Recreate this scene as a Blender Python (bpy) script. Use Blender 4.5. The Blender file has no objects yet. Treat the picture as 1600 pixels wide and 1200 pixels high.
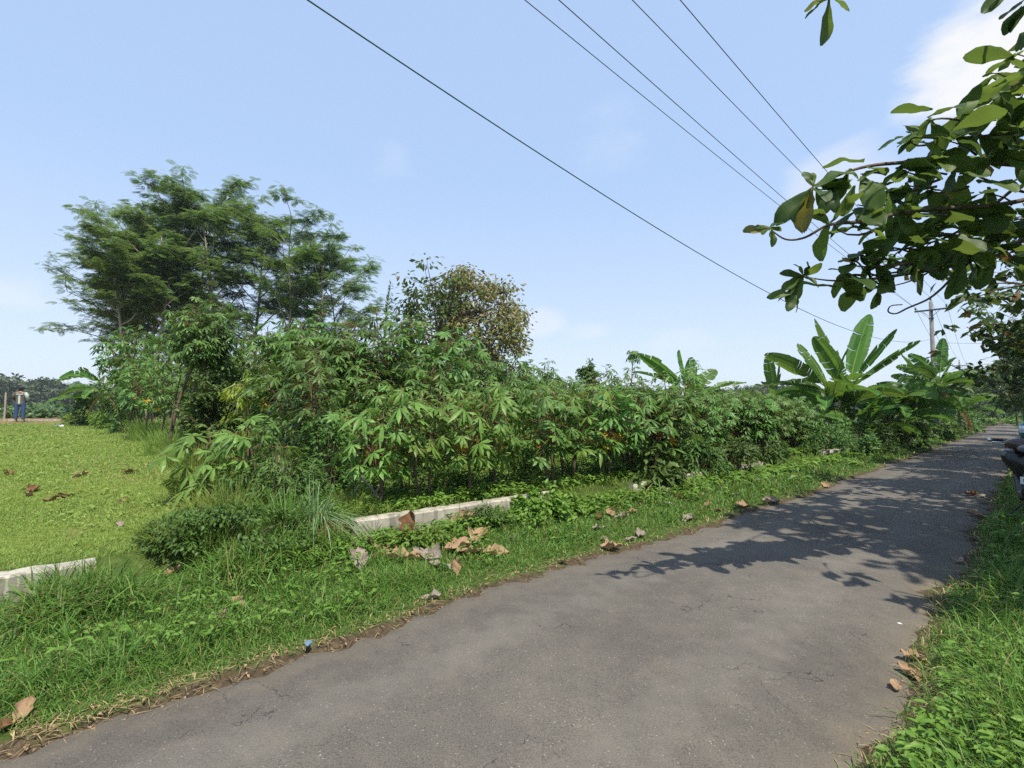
import bpy, math, random
import numpy as np
from math import radians as R, sin, cos, pi
from mathutils import Vector, Matrix

scene = bpy.context.scene
COL = scene.collection

# ------------------------------------------------------------------ camera
FPX = 770.0                                  # focal length in pixels of a 1600 px wide picture
PITCH = math.atan(40 / FPX)
CAM = np.array([0.0, 0.0, 1.6])
cd = bpy.data.cameras.new('camera')
cd.sensor_width = 36; cd.lens = 36 * FPX / 1600
cd.clip_start = 0.05; cd.clip_end = 6000
cam = bpy.data.objects.new('camera', cd); COL.objects.link(cam)
cam.location = CAM; cam.rotation_euler = (pi / 2 + PITCH, 0, 0)
scene.camera = cam

# ------------------------------------------------------------------ light
SUN_DIR = Vector((0.22, -0.42, 0.88)).normalized()      # from the ground towards the sun: behind, a little to the right
EL = math.asin(SUN_DIR.z); AZ = math.atan2(SUN_DIR.x, SUN_DIR.y)
sd = bpy.data.lights.new('sun', 'SUN'); sd.energy = 5.0; sd.angle = R(0.53); sd.color = (1.0, 0.93, 0.80)
sun = bpy.data.objects.new('sun', sd); COL.objects.link(sun)
sun.rotation_euler = SUN_DIR.to_track_quat('Z', 'Y').to_euler()
sun.location = (0, 0, 60)

scene.view_settings.view_transform = 'Standard'
scene.view_settings.look = 'None'
scene.view_settings.gamma = 1
scene.view_settings.use_curve_mapping = False
scene.view_settings.exposure = 0.52

cy = scene.cycles
cy.max_bounces = 6; cy.diffuse_bounces = 3; cy.glossy_bounces = 2; cy.transmission_bounces = 3
cy.transparent_max_bounces = 4; cy.caustics_reflective = False; cy.caustics_refractive = False
cy.use_adaptive_sampling = True; cy.adaptive_threshold = 0.02
cy.use_denoising = False

def raydir(px, py):
    x = (px - 800) / FPX; v = (600 - py) / FPX
    return np.array([x, cos(PITCH) - v * sin(PITCH), sin(PITCH) + v * cos(PITCH)])

def W(px, py, Z):
    """the point that stands Z metres ahead of the camera in the direction of a picture point"""
    d = raydir(px, py)
    return CAM + d * (Z / d[1])

# ------------------------------------------------------------------ sky
world = bpy.data.worlds.new('World'); scene.world = world; world.use_nodes = True
nt = world.node_tree; nt.nodes.clear()
def wn(t, **k):
    n = nt.nodes.new(t)
    for a, b in k.items(): setattr(n, a, b)
    return n
def wmath(op, a, b=None, c=None, clamp=False):
    n = wn('ShaderNodeMath', operation=op); n.use_clamp = clamp
    for i, v in enumerate((a, b, c)):
        if v is None: continue
        if isinstance(v, (int, float)): n.inputs[i].default_value = v
        else: nt.links.new(v, n.inputs[i])
    return n.outputs[0]
sky = wn('ShaderNodeTexSky'); sky.sky_type = 'NISHITA'; sky.sun_disc = False
sky.sun_elevation = EL; sky.sun_rotation = AZ
sky.air_density = 1.0; sky.dust_density = 1.2; sky.ozone_density = 1.6; sky.altitude = 0
tc = wn('ShaderNodeTexCoord')
dirn = tc.outputs['Generated']
def noise_w(scale, detail, dist=0.0, stretch=(1, 1, 2.2)):
    mp = wn('ShaderNodeMapping'); mp.inputs['Scale'].default_value = stretch
    nt.links.new(dirn, mp.inputs['Vector'])
    n = wn('ShaderNodeTexNoise'); n.inputs['Scale'].default_value = scale; n.inputs['Detail'].default_value = detail
    n.inputs['Roughness'].default_value = 0.55; n.inputs['Distortion'].default_value = dist
    nt.links.new(mp.outputs[0], n.inputs['Vector']); return n.outputs['Fac']
N1 = noise_w(5.0, 7, 0.3)
def puff(px, py, rad, thr, amp, squash=2.0):
    """a soft cumulus patch: a cone of directions around one direction, eaten into by noise"""
    d = raydir(px, py); d = d / np.linalg.norm(d)
    sub = wn('ShaderNodeVectorMath', operation='SUBTRACT'); nt.links.new(dirn, sub.inputs[0]); sub.inputs[1].default_value = d
    ml = wn('ShaderNodeVectorMath', operation='MULTIPLY'); nt.links.new(sub.outputs[0], ml.inputs[0]); ml.inputs[1].default_value = (1, 1, squash)
    ln = wn('ShaderNodeVectorMath', operation='LENGTH'); nt.links.new(ml.outputs[0], ln.inputs[0])
    fall = wmath('SUBTRACT', 1.0, wmath('DIVIDE', ln.outputs['Value'], rad))
    v = wmath('ADD', fall, wmath('MULTIPLY', wmath('SUBTRACT', N1, 0.5), 2.0))
    mr = wn('ShaderNodeMapRange', interpolation_type='SMOOTHSTEP')
    nt.links.new(v, mr.inputs[0]); mr.inputs[1].default_value = thr; mr.inputs[2].default_value = thr + 0.6
    mr.inputs[3].default_value = 0; mr.inputs[4].default_value = amp
    return mr.outputs[0]
clouds = None
for a in ((1600, 80, 0.135, 0.12, 1.0, 1.1), (1300, 285, 0.10, 0.15, 0.4, 1.4), (830, 505, 0.085, 0.15, 0.42, 2.0), (925, 520, 0.07, 0.2, 0.28, 2.2),
          (1050, 535, 0.14, 0.25, 0.22, 3.2), (620, 245, 0.09, 0.3, 0.13, 1.4), (5, 460, 0.07, 0.2, 0.35, 2.0), (970, 230, 0.16, 0.42, 0.14, 1.1)):
    o = puff(*a)
    clouds = o if clouds is None else wmath('MAXIMUM', clouds, o)
# a milky tropical sky: thin even cirrus veil mixed over the clear sky, denser towards the horizon
sep = wn('ShaderNodeSeparateXYZ'); nt.links.new(dirn, sep.inputs[0])
veil_r = wn('ShaderNodeMapRange'); nt.links.new(sep.outputs['Z'], veil_r.inputs[0])
veil_r.inputs[1].default_value = 0.0; veil_r.inputs[2].default_value = 0.65; veil_r.inputs[3].default_value = 0.62; veil_r.inputs[4].default_value = 0.60
VEIL = (4.7, 6.4, 9.3, 1)
mixv = wn('ShaderNodeMix', data_type='RGBA'); nt.links.new(veil_r.outputs[0], mixv.inputs['Factor'])
vr = wn('ShaderNodeValToRGB'); nt.links.new(sep.outputs['Z'], vr.inputs[0]); vr.color_ramp.elements[0].position = 0.02; vr.color_ramp.elements[0].color = (6.8, 7.65, 9.0, 1); vr.color_ramp.elements[1].position = .42; vr.color_ramp.elements[1].color = VEIL
nt.links.new(sky.outputs[0], mixv.inputs['A']); nt.links.new(vr.outputs[0], mixv.inputs['B'])
mixc = wn('ShaderNodeMix', data_type='RGBA'); nt.links.new(clouds, mixc.inputs['Factor'])
nt.links.new(mixv.outputs['Result'], mixc.inputs['A']); mixc.inputs['B'].default_value = (6.8, 6.9, 7.1, 1)
bg = wn('ShaderNodeBackground'); bg.inputs['Strength'].default_value = 0.097
nt.links.new(mixc.outputs['Result'], bg.inputs['Color'])
wo = wn('ShaderNodeOutputWorld'); nt.links.new(bg.outputs[0], wo.inputs[0])

# ------------------------------------------------------------------ frame of the road
TH = math.atan(820 / FPX)
DV = np.array([sin(TH), cos(TH)]); NV = np.array([cos(TH), -sin(TH)])   # along the road, to its right
def SL(x, y): return x * DV[0] + y * DV[1], x * NV[0] + y * NV[1]
def XY(s, l): return s * DV[0] + l * NV[0], s * DV[1] + l * NV[1]
def sstep(a, b, x):
    t = np.clip((np.asarray(x, float) - a) / (b - a), 0, 1); return t * t * (3 - 2 * t)
def bend(s): s = np.asarray(s, float); return -0.00042 * np.clip(s - 28, 0, 200) ** 2
def edge_left(s):
    s = np.asarray(s, float); return -3.38 + 0.36 * sstep(2, 11, s) + 0.05 * np.sin(s * 1.3) + 0.03 * np.sin(s * 3.7 + 1) + bend(s)
def edge_right(s):
    s = np.asarray(s, float); return -0.60 + 0.05 * np.sin(s * 1.7 + 2) + 0.03 * np.sin(s * 4.1) + bend(s)
def wall_line(s):
    s = np.asarray(s, float); return -5.40 + 0.62 * sstep(-2, 9, s) + 0.5 * sstep(8, 22, s) + bend(s)
def zroad(s): return -0.42 * sstep(12, 95, s)
def ground(x, y):
    x = np.asarray(x, float); y = np.asarray(y, float)
    s, l = SL(x, y)
    zr = zroad(s)
    el, er, wl = edge_left(s), edge_right(s), wall_line(s)
    verge = 0.03 + 0.10 * sstep(0, 1.6, el - l) + 0.015 * np.sin(s * 2.3 + l * 3) * sstep(0, .5, el - l)
    d = wl - l
    lot = 0.33 + 0.0215 * np.clip(d, 0, 30) + 0.02 * np.sin(x * .9 + 1) * np.sin(y * .8) * sstep(0, 2, d)
    lot = lot - 0.25 * sstep(16, 26, s) * (1 - sstep(2, 12, d))
    rise = sstep(0.07, 0.15, d) * (1 - sstep(20, 24, s)) + sstep(-0.8, 1.2, d) * sstep(20, 24, s)
    zleft = verge * (1 - rise) + lot * rise
    rd = l - er
    zright = 0.02 + 0.07 * sstep(0, 0.9, rd) + 0.012 * np.sin(x * 2.1) * np.sin(y * 2.6) * sstep(0, .4, rd)
    z = np.where(l < (el + er) / 2, np.where(l < el, zleft, -0.02), np.where(l > er, zright, -0.02))
    return z + zr
def gz(x, y): return float(ground(x, y))
def G(px, py):
    """where the line of sight through a picture point meets the ground"""
    d = raydir(px, py); t = 0.5
    while t < 400:
        p = CAM + d * t
        if p[2] <= gz(p[0], p[1]): break
        t *= 1.01
    lo, hi = t / 1.01, t
    for _ in range(20):
        m = (lo + hi) / 2; p = CAM + d * m
        if p[2] <= gz(p[0], p[1]): hi = m
        else: lo = m
    p = CAM + d * hi
    return np.array([p[0], p[1], gz(p[0], p[1])])

# ------------------------------------------------------------------ mesh helpers
class MB:
    def __init__(self): self.V = []; self.F = []; self.n = 0
    def add(self, V, F, mi=0):
        V = np.asarray(V, float).reshape(-1, 3); F = np.asarray(F, np.int64)
        self.V.append(V); self.F.append((F + self.n, mi)); self.n += len(V); return self
    def tube(self, pts, rad, k=6, mi=0, cap=True):
        pts = np.asarray(pts, float); n = len(pts)
        rad = np.full(n, rad) if np.isscalar(rad) else np.asarray(rad, float)
        T = np.gradient(pts, axis=0); T /= np.linalg.norm(T, axis=1)[:, None] + 1e-12
        ref = np.array([0, 0, 1.0]) if abs(T[0][2]) < 0.9 else np.array([1.0, 0, 0])
        V = []
        for i in range(n):
            a = np.cross(T[i], ref); a /= np.linalg.norm(a) + 1e-12
            b = np.cross(T[i], a); ref = np.cross(a, T[i])
            an = np.arange(k) * 2 * pi / k
            V.append(pts[i] + rad[i] * (np.cos(an)[:, None] * a + np.sin(an)[:, None] * b))
        V = np.concatenate(V)
        i, j = np.meshgrid(np.arange(n - 1), np.arange(k), indexing='ij')
        i = i.ravel(); j = j.ravel(); j2 = (j + 1) % k
        F = np.stack([i * k + j, (i + 1) * k + j, (i + 1) * k + j2, i * k + j2], 1)
        self.add(V, F, mi)
        if cap and k > 3:
            for r, fl in ((0, 0), (n - 1, 1)):
                c = pts[r]; ring = V[r * k:(r + 1) * k]
                q = np.arange(k); f = np.stack([np.full(k, k), q, (q + 1) % k], 1)
                if fl: f = f[:, [0, 2, 1]]
                self.add(np.vstack([ring, c]), f, mi)
        return self
    def box(self, c, size, mi=0, rz=0.0, M=None, bev=0.0):
        hx, hy, hz = [v / 2 for v in size]
        if bev > 0:
            b = bev; P = []
            for zz, ins in ((-hz, b), (-hz + b, 0), (hz - b, 0), (hz, b)):
                x, y = hx - ins, hy - ins; o = b if ins == 0 else b * .6
                P += [(-x + o, -y, zz), (x - o, -y, zz), (x, -y + o, zz), (x, y - o, zz), (x - o, y, zz), (-x + o, y, zz), (-x, y - o, zz), (-x, -y + o, zz)]
            V = np.array(P); k = 8
            F = [[r * k + j, r * k + (j + 1) % k, (r + 1) * k + (j + 1) % k, (r + 1) * k + j] for r in range(3) for j in range(k)]
            fans = [[0, (j + 1) % 8, j] for j in range(1, 7)] + [[24, 24 + j, 24 + j + 1] for j in range(1, 7)]
        else:
            V = np.array([(x, y, z) for z in (-hz, hz) for x, y in ((-hx, -hy), (hx, -hy), (hx, hy), (-hx, hy))])
            F = [[0, 3, 2, 1], [4, 5, 6, 7], [0, 1, 5, 4], [1, 2, 6, 5], [2, 3, 7, 6], [3, 0, 4, 7]]; fans = None
        if M is not None: V = V @ np.asarray(M).T
        elif rz: c_, s_ = cos(rz), sin(rz); V = V @ np.array([[c_, -s_, 0], [s_, c_, 0], [0, 0, 1]]).T
        V = V + np.asarray(c, float)
        n0 = self.n
        self.add(V, F, mi)
        if fans: self.F.append((np.array(fans) + n0, mi))
        return self
    def lathe(self, prof, k=16, mi=0, c=(0, 0, 0), M=None):
        prof = np.asarray(prof, float); n = len(prof); an = np.arange(k) * 2 * pi / k
        V = np.concatenate([np.stack([r * np.cos(an), r * np.sin(an), np.full(k, z)], 1) for r, z in prof])
        if M is not None: V = V @ np.asarray(M).T
        V = V + np.asarray(c, float)
        F = [[i * k + j, i * k + (j + 1) % k, (i + 1) * k + (j + 1) % k, (i + 1) * k + j] for i in range(n - 1) for j in range(k)]
        return self.add(V, F, mi)
    def loft(self, rings, mi=0, caps=True):
        rings = [np.asarray(r, float) for r in rings]; k = len(rings[0]); n = len(rings)
        V = np.concatenate(rings)
        F = [[i * k + j, i * k + (j + 1) % k, (i + 1) * k + (j + 1) % k, (i + 1) * k + j] for i in range(n - 1) for j in range(k)]
        self.add(V, F, mi)
        if caps:
            for r, fl in ((rings[0], 0), (rings[-1], 1)):
                q = np.arange(k); f = np.stack([np.full(k, k), (q + 1) % k, q], 1)
                if fl: f = f[:, ::-1]
                self.add(np.vstack([r, r.mean(0)]), f, mi)
        return self
    def scatter(self, tmpl, P, M, S, mi=0):
        tV, tF = tmpl; P = np.asarray(P, float); n = len(P)
        if n == 0: return self
        S = np.broadcast_to(np.asarray(S, float), (n,)) if np.ndim(S) < 2 else S
        sc = S[:, None, None] if np.ndim(S) == 1 else S[:, None, :]
        V = np.einsum('nij,nkj->nki', M, tV[None] * sc) + P[:, None]
        k = len(tV)
        F = (np.asarray(tF)[None] + (np.arange(n) * k)[:, None, None]).reshape(-1, len(tF[0]))
        return self.add(V.reshape(-1, 3), F, mi)
    def build(self, name, mats, parent=None, smooth=False, loc=None, attrs=None):
        V = np.concatenate(self.V); me = bpy.data.meshes.new(name)
        cnt = np.concatenate([np.full(len(f), f.shape[1]) for f, m in self.F])
        mi = np.concatenate([np.full(len(f), m) for f, m in self.F])
        loops = np.concatenate([f.ravel() for f, m in self.F])
        me.vertices.add(len(V)); me.vertices.foreach_set('co', V.astype(np.float32).ravel())
        me.loops.add(len(loops)); me.loops.foreach_set('vertex_index', loops.astype(np.int32))
        me.polygons.add(len(cnt)); st = np.concatenate([[0], np.cumsum(cnt)[:-1]])
        me.polygons.foreach_set('loop_start', st.astype(np.int32))
        me.polygons.foreach_set('material_index', mi.astype(np.int32))
        me.polygons.foreach_set('use_smooth', np.full(len(cnt), smooth))
        for m in (mats if isinstance(mats, (list, tuple)) else [mats]): me.materials.append(m)
        if attrs:
            for an, arr in attrs.items():
                at = me.attributes.new(an, 'FLOAT', 'POINT'); at.data.foreach_set('value', np.asarray(arr, np.float32))
        me.update(calc_edges=True); me.validate()
        o = bpy.data.objects.new(name, me); COL.objects.link(o)
        if parent is not None: o.parent = parent
        if loc is not None: o.location = loc
        return o

def frames(D, N):
    D = np.asarray(D, float); N = np.broadcast_to(np.asarray(N, float), D.shape)
    Y = D / (np.linalg.norm(D, axis=1)[:, None] + 1e-9)
    X = np.cross(Y, N); X /= np.linalg.norm(X, axis=1)[:, None] + 1e-9
    Z = np.cross(X, Y)
    return np.stack([X, Y, Z], 2)

def tag(o, label, cat, group=None, kind=None):
    o['label'] = label
    o['category'] = cat
    if group: o['group'] = group
    if kind: o['kind'] = kind
    return o
def thing(name, loc, label, cat, group=None, rz=0.0):
    o = bpy.data.objects.new(name, None); COL.objects.link(o)
    o.empty_display_size = 0.2
    o.location = loc; o.rotation_euler = (0, 0, rz)
    return tag(o, label, cat, group)
def dup(root, loc, rz, scale=1.0, label=None, group=None):
    r = root.copy(); COL.objects.link(r); r.location = loc; r.rotation_euler = (0, 0, rz)
    r.scale = (scale,) * 3 if np.isscalar(scale) else scale
    if label: r['label'] = label
    if group: r['group'] = group
    for ch in list(root.children):
        c = ch.copy(); COL.objects.link(c); c.parent = r
        for g in list(ch.children):
            q = g.copy(); COL.objects.link(q); q.parent = c
    return r

# ------------------------------------------------------------------ materials
def mat(name):
    m = bpy.data.materials.new(name); m.use_nodes = True; m.node_tree.nodes.clear(); return m
class NT:
    def __init__(self, m): self.t = m.node_tree
    def n(self, t, **k):
        q = self.t.nodes.new(t)
        for a, b in k.items(): setattr(q, a, b)
        return q
    def l(self, a, b): self.t.links.new(a, b)
    def noise(self, scale, detail=4, rough=.55, vec=None, dist=0):
        q = self.n('ShaderNodeTexNoise'); q.inputs['Scale'].default_value = scale; q.inputs['Detail'].default_value = detail
        q.inputs['Roughness'].default_value = rough; q.inputs['Distortion'].default_value = dist
        if vec is not None: self.l(vec, q.inputs['Vector'])
        return q.outputs['Fac']
    def ramp(self, fac, stops, interp='LINEAR'):
        q = self.n('ShaderNodeValToRGB'); self.l(fac, q.inputs[0]); cr = q.color_ramp; cr.interpolation = interp
        while len(cr.elements) < len(stops): cr.elements.new(0.5)
        for e, (p, c) in zip(cr.elements, stops):
            e.position = p; e.color = (*c, 1) if len(c) == 3 else c
        return q.outputs[0]
    def mix(self, fac, a, b, blend='MIX'):
        q = self.n('ShaderNodeMix', data_type='RGBA', blend_type=blend)
        for s, v in (('Factor', fac), ('A', a), ('B', b)):
            if isinstance(v, (int, float)): q.inputs[s].default_value = v
            elif isinstance(v, tuple): q.inputs[s].default_value = (*v, 1) if len(v) == 3 else v
            else: self.l(v, q.inputs[s])
        return q.outputs['Result']
    def math(self, op, a, b=0.0, clamp=False):
        q = self.n('ShaderNodeMath', operation=op); q.use_clamp = clamp
        for i, v in enumerate((a, b)):
            if isinstance(v, (int, float)): q.inputs[i].default_value = v
            else: self.l(v, q.inputs[i])
        return q.outputs[0]
    def bump(self, h, strength, dist):
        q = self.n('ShaderNodeBump'); q.inputs['Strength'].default_value = strength; q.inputs['Distance'].default_value = dist
        self.l(h, q.inputs['Height']); return q.outputs[0]
    def attr(self, name): return self.n('ShaderNodeAttribute', attribute_name=name).outputs['Fac']
    def obj(self): return self.n('ShaderNodeTexCoord').outputs['Object']
    def pos(self): return self.n('ShaderNodeNewGeometry').outputs['Position']
    def out(self, sh): self.l(sh, self.n('ShaderNodeOutputMaterial').inputs[0])
    def bsdf(self, col, rough=.6, spec=.4, normal=None, metal=0.0):
        b = self.n('ShaderNodeBsdfPrincipled')
        for s, v in (('Base Color', col), ('Roughness', rough), ('Specular IOR Level', spec), ('Metallic', metal)):
            if isinstance(v, (int, float)): b.inputs[s].default_value = v
            elif isinstance(v, tuple): b.inputs[s].default_value = (*v, 1)
            else: self.l(v, b.inputs[s])
        if normal is not None: self.l(normal, b.inputs['Normal'])
        return b.outputs[0]

def leaf_mat(name, c1, c2, trans=0.3, rough=0.45, spec=0.35, extra=None, objvar=0.18):
    """leaf colours vary leaf by leaf and plant by plant; thin leaves let some light through"""
    m = mat(name); t = NT(m)
    g = t.n('ShaderNodeNewGeometry'); oi = t.n('ShaderNodeObjectInfo')
    stops = [(0.0, c1), (0.75, c2)]
    if extra: stops += [(extra[0], c2), (min(extra[0] + .01, 1), extra[1])]
    col = t.ramp(g.outputs['Random Per Island'], stops)
    hv = t.n('ShaderNodeHueSaturation'); t.l(col, hv.inputs['Color'])
    t.l(t.math('ADD', t.math('MULTIPLY', oi.outputs['Random'], 2 * objvar), 1 - objvar), hv.inputs['Value'])
    t.l(t.math('ADD', t.math('MULTIPLY', oi.outputs['Random'], 0.03), .485), hv.inputs['Hue'])
    col = hv.outputs[0]
    p = t.bsdf(col, rough, spec)
    tr = t.n('ShaderNodeBsdfTranslucent')
    br = t.n('ShaderNodeHueSaturation'); br.inputs['Value'].default_value = 1.5; br.inputs['Hue'].default_value = .475; t.l(col, br.inputs['Color'])
    t.l(br.outputs[0], tr.inputs['Color'])
    mx = t.n('ShaderNodeMixShader'); mx.inputs[0].default_value = trans
    t.l(p, mx.inputs[1]); t.l(tr.outputs[0], mx.inputs[2]); t.out(mx.outputs[0])
    return m
def noisy_mat(name, stops, scale=8, detail=5, rough=.8, spec=.25, bump=0.0, bscale=30, bdist=.01, metal=0.0, stretch=None):
    m = mat(name); t = NT(m); v = t.obj()
    if stretch:
        mp = t.n('ShaderNodeMapping'); mp.inputs['Scale'].default_value = stretch; t.l(v, mp.inputs['Vector']); v = mp.outputs[0]
    col = t.ramp(t.noise(scale, detail, .6, v), stops)
    nm = t.bump(t.noise(bscale, 4, .6, v), bump, bdist) if bump else None
    t.out(t.bsdf(col, rough, spec, nm, metal)); return m
def plain(name, col, rough=.5, spec=.4, metal=0.0, var=.12, scale=14):
    a = tuple(max(0, c * (1 - var)) for c in col); b = tuple(min(1, c * (1 + var)) for c in col)
    return noisy_mat(name, [(.3, a), (.7, b)], scale, 4, rough, spec, metal=metal)

# ------------------------------------------------------------------ terrain
def axis(parts):
    out = []
    for a, b, n in parts: out += list(np.linspace(a, b, n, endpoint=False))
    out.append(parts[-1][1]); return np.array(out)
def make_ground():
    ss = axis([(-700, -100, 10), (-100, -20, 16), (-20, -6, 20), (-6, 14, 100), (14, 40, 65), (40, 110, 70), (110, 260, 25), (260, 1200, 14)])
    ll = axis([(-1200, -200, 14), (-200, -60, 22), (-60, -14, 60), (-14, -7, 28), (-7, -2.6, 60), (-2.6, -1.1, 8), (-1.1, 1.5, 30), (1.5, 8, 18), (8, 60, 18), (60, 700, 12)])
    S, L0 = np.meshgrid(ss, ll, indexing='ij')
    Lb = L0 + bend(np.clip(S, -50, 140)) * (1 - sstep(30, 80, np.abs(L0)))
    X, Y = XY(S, Lb); Z = ground(X, Y)
    far = sstep(60, 260, np.hypot(X, Y)); Z = Z * (1 - far) + far * np.where(Lb < -3, 0.6, 0.0)
    n, k = S.shape
    i, j = np.meshgrid(np.arange(n - 1), np.arange(k - 1), indexing='ij'); i = i.ravel(); j = j.ravel()
    F = np.stack([i * k + j, (i + 1) * k + j, (i + 1) * k + j + 1, i * k + j + 1], 1)
    el, er, wl = edge_left(S), edge_right(S), wall_line(S)
    rim = np.maximum(1 - np.clip((el - Lb) / 0.14, 0, 1), 0) * (Lb < (el + er) / 2) + np.maximum(1 - np.clip((Lb - er) / 0.16, 0, 1), 0) * (Lb >= (el + er) / 2)
    d = wl - Lb
    soil = sstep(27.5, 30, d) * (1 - sstep(38, 60, d)) * (1 - sstep(6, 14, S))
    lawn = sstep(0, 1, d) * (1 - sstep(1.5, 3.5, S))
    mb = MB().add(np.stack([X, Y, Z], 2), F)
    o = mb.build('ground', M_GROUND, smooth=True, attrs={'rim': rim.ravel(), 'soil': soil.ravel(), 'lawn': lawn.ravel()})
    o['kind'] = 'structure'
    return o

m = mat('earth_and_turf'); t = NT(m); P_ = t.pos()
n1 = t.noise(1.3, 6, .6, P_); n2 = t.noise(22, 5, .65, P_); n3 = t.noise(0.25, 4, .6, P_)
turf = t.ramp(n2, [(.25, (.022, .035, .010)), (.5, (.045, .072, .016)), (.75, (.085, .105, .030))])
lawnc = t.ramp(n2, [(.25, (.055, .085, .016)), (.5, (.11, .15, .026)), (.78, (.19, .20, .055))])
lawnc = t.mix(t.math('MULTIPLY', t.math('GREATER_THAN', n1, .64), .5), lawnc, (.17, .13, .06))
soilc = t.ramp(n2, [(.25, (.10, .062, .032)), (.55, (.19, .125, .066)), (.8, (.30, .22, .125))])
rimc = t.ramp(n2, [(.25, (.026, .020, .013)), (.55, (.070, .052, .033)), (.8, (.16, .125, .08))])
col = t.mix(t.attr('lawn'), turf, lawnc)
sm = t.n('ShaderNodeMapRange', interpolation_type='SMOOTHSTEP'); t.l(t.math('ADD', t.attr('soil'), t.math('MULTIPLY', t.math('SUBTRACT', n1, .5), 1.2)), sm.inputs[0])
sm.inputs[1].default_value = .35; sm.inputs[2].default_value = .65
col = t.mix(sm.outputs[0], col, soilc)
rm = t.n('ShaderNodeMapRange', interpolation_type='SMOOTHSTEP'); t.l(t.math('ADD', t.attr('rim'), t.math('MULTIPLY', t.math('SUBTRACT', t.noise(5, 5, .6, P_), .5), 1.3)), rm.inputs[0])
rm.inputs[1].default_value = .42; rm.inputs[2].default_value = .95
col = t.mix(rm.outputs[0], col, rimc)
t.out(t.bsdf(col, .95, .1, t.bump(n2, .5, .012)))
M_GROUND = m

m = mat('worn_asphalt'); t = NT(m); P_ = t.pos()
big = t.noise(.55, 5, .6, P_); mid = t.noise(6, 5, .65, P_); fine = t.noise(160, 3, .7, P_)
vor = t.n('ShaderNodeTexVoronoi'); vor.inputs['Scale'].default_value = 95; t.l(P_, vor.inputs['Vector'])
col = t.ramp(fine, [(.28, (.047, .042, .036)), (.5, (.097, .087, .074)), (.74, (.163, .147, .125))])
speck = t.math('GREATER_THAN', t.n('ShaderNodeSeparateColor').outputs[0], 2)
sc_ = t.n('ShaderNodeSeparateColor'); t.l(vor.outputs['Color'], sc_.inputs[0])
speck = t.math('MULTIPLY', t.math('GREATER_THAN', sc_.outputs[0], .965), t.math('LESS_THAN', vor.outputs['Distance'], .32))
col = t.mix(t.math('MULTIPLY', speck, .6), col, (.36, .34, .30))
dark = t.math('MULTIPLY', t.math('GREATER_THAN', sc_.outputs[1], .90), t.math('LESS_THAN', vor.outputs['Distance'], .42))
col = t.mix(t.math('MULTIPLY', dark, .6), col, (.035, .032, .03))
pm = t.n('ShaderNodeMapRange'); t.l(big, pm.inputs[0]); pm.inputs[1].default_value = .3; pm.inputs[2].default_value = .7; pm.inputs[3].default_value = .76; pm.inputs[4].default_value = 1.22
pm2 = t.n('ShaderNodeMapRange'); t.l(mid, pm2.inputs[0]); pm2.inputs[1].default_value = .3; pm2.inputs[2].default_value = .7; pm2.inputs[3].default_value = .88; pm2.inputs[4].default_value = 1.1
q = t.n('ShaderNodeVectorMath', operation='SCALE'); t.l(col, q.inputs[0]); t.l(t.math('MULTIPLY', pm.outputs[0], pm2.outputs[0]), q.inputs['Scale'])
dust = t.math('MULTIPLY', t.math('ADD', t.attr('dust'), t.math('MULTIPLY', t.math('SUBTRACT', mid, .5), 1.4)), 1.0, clamp=True)
col = t.mix(t.math('MULTIPLY', dust, .5), q.outputs[0], (.135, .110, .080))
# hairline cracks, old patches and damp-dark stains
cv = t.n('ShaderNodeTexVoronoi', feature='DISTANCE_TO_EDGE'); cv.inputs['Scale'].default_value = 1.15; wv = t.n('ShaderNodeVectorMath', operation='ADD'); t.l(P_, wv.inputs[0])
wn_ = t.n('ShaderNodeTexNoise'); wn_.inputs['Scale'].default_value = 2.2; wn_.inputs['Detail'].default_value = 6; t.l(P_, wn_.inputs['Vector']); t.l(wn_.outputs['Color'], wv.inputs[1]); t.l(wv.outputs[0], cv.inputs['Vector'])
crack = t.math('MULTIPLY', t.math('LESS_THAN', cv.outputs['Distance'], .0045), t.math('GREATER_THAN', t.noise(.8, 4, .6, P_), .54))
col = t.mix(t.math('MULTIPLY', crack, .75), col, (.022, .020, .018))
st_ = t.n('ShaderNodeMapRange', interpolation_type='SMOOTHSTEP'); t.l(t.noise(1.9, 6, .7, P_, .6), st_.inputs[0]); st_.inputs[1].default_value = .60; st_.inputs[2].default_value = .70; st_.inputs[4].default_value = .30
col = t.mix(st_.outputs[0], col, (.040, .036, .031))
tk_ = t.n('ShaderNodeMapRange', interpolation_type='SMOOTHSTEP'); t.l(t.math('ADD', t.attr('track'), t.math('MULTIPLY', t.math('SUBTRACT', mid, .5), .9)), tk_.inputs[0]); tk_.inputs[1].default_value = .35; tk_.inputs[2].default_value = 1.0; tk_.inputs[4].default_value = .16
col = t.mix(tk_.outputs[0], col, (.20, .185, .16))
hgt = t.math('ADD', t.math('MULTIPLY', fine, .6), t.math('MULTIPLY', vor.outputs['Distance'], .5))
t.out(t.bsdf(col, .82, .3, t.bump(hgt, .55, .006)))
M_ROAD = m

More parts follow.
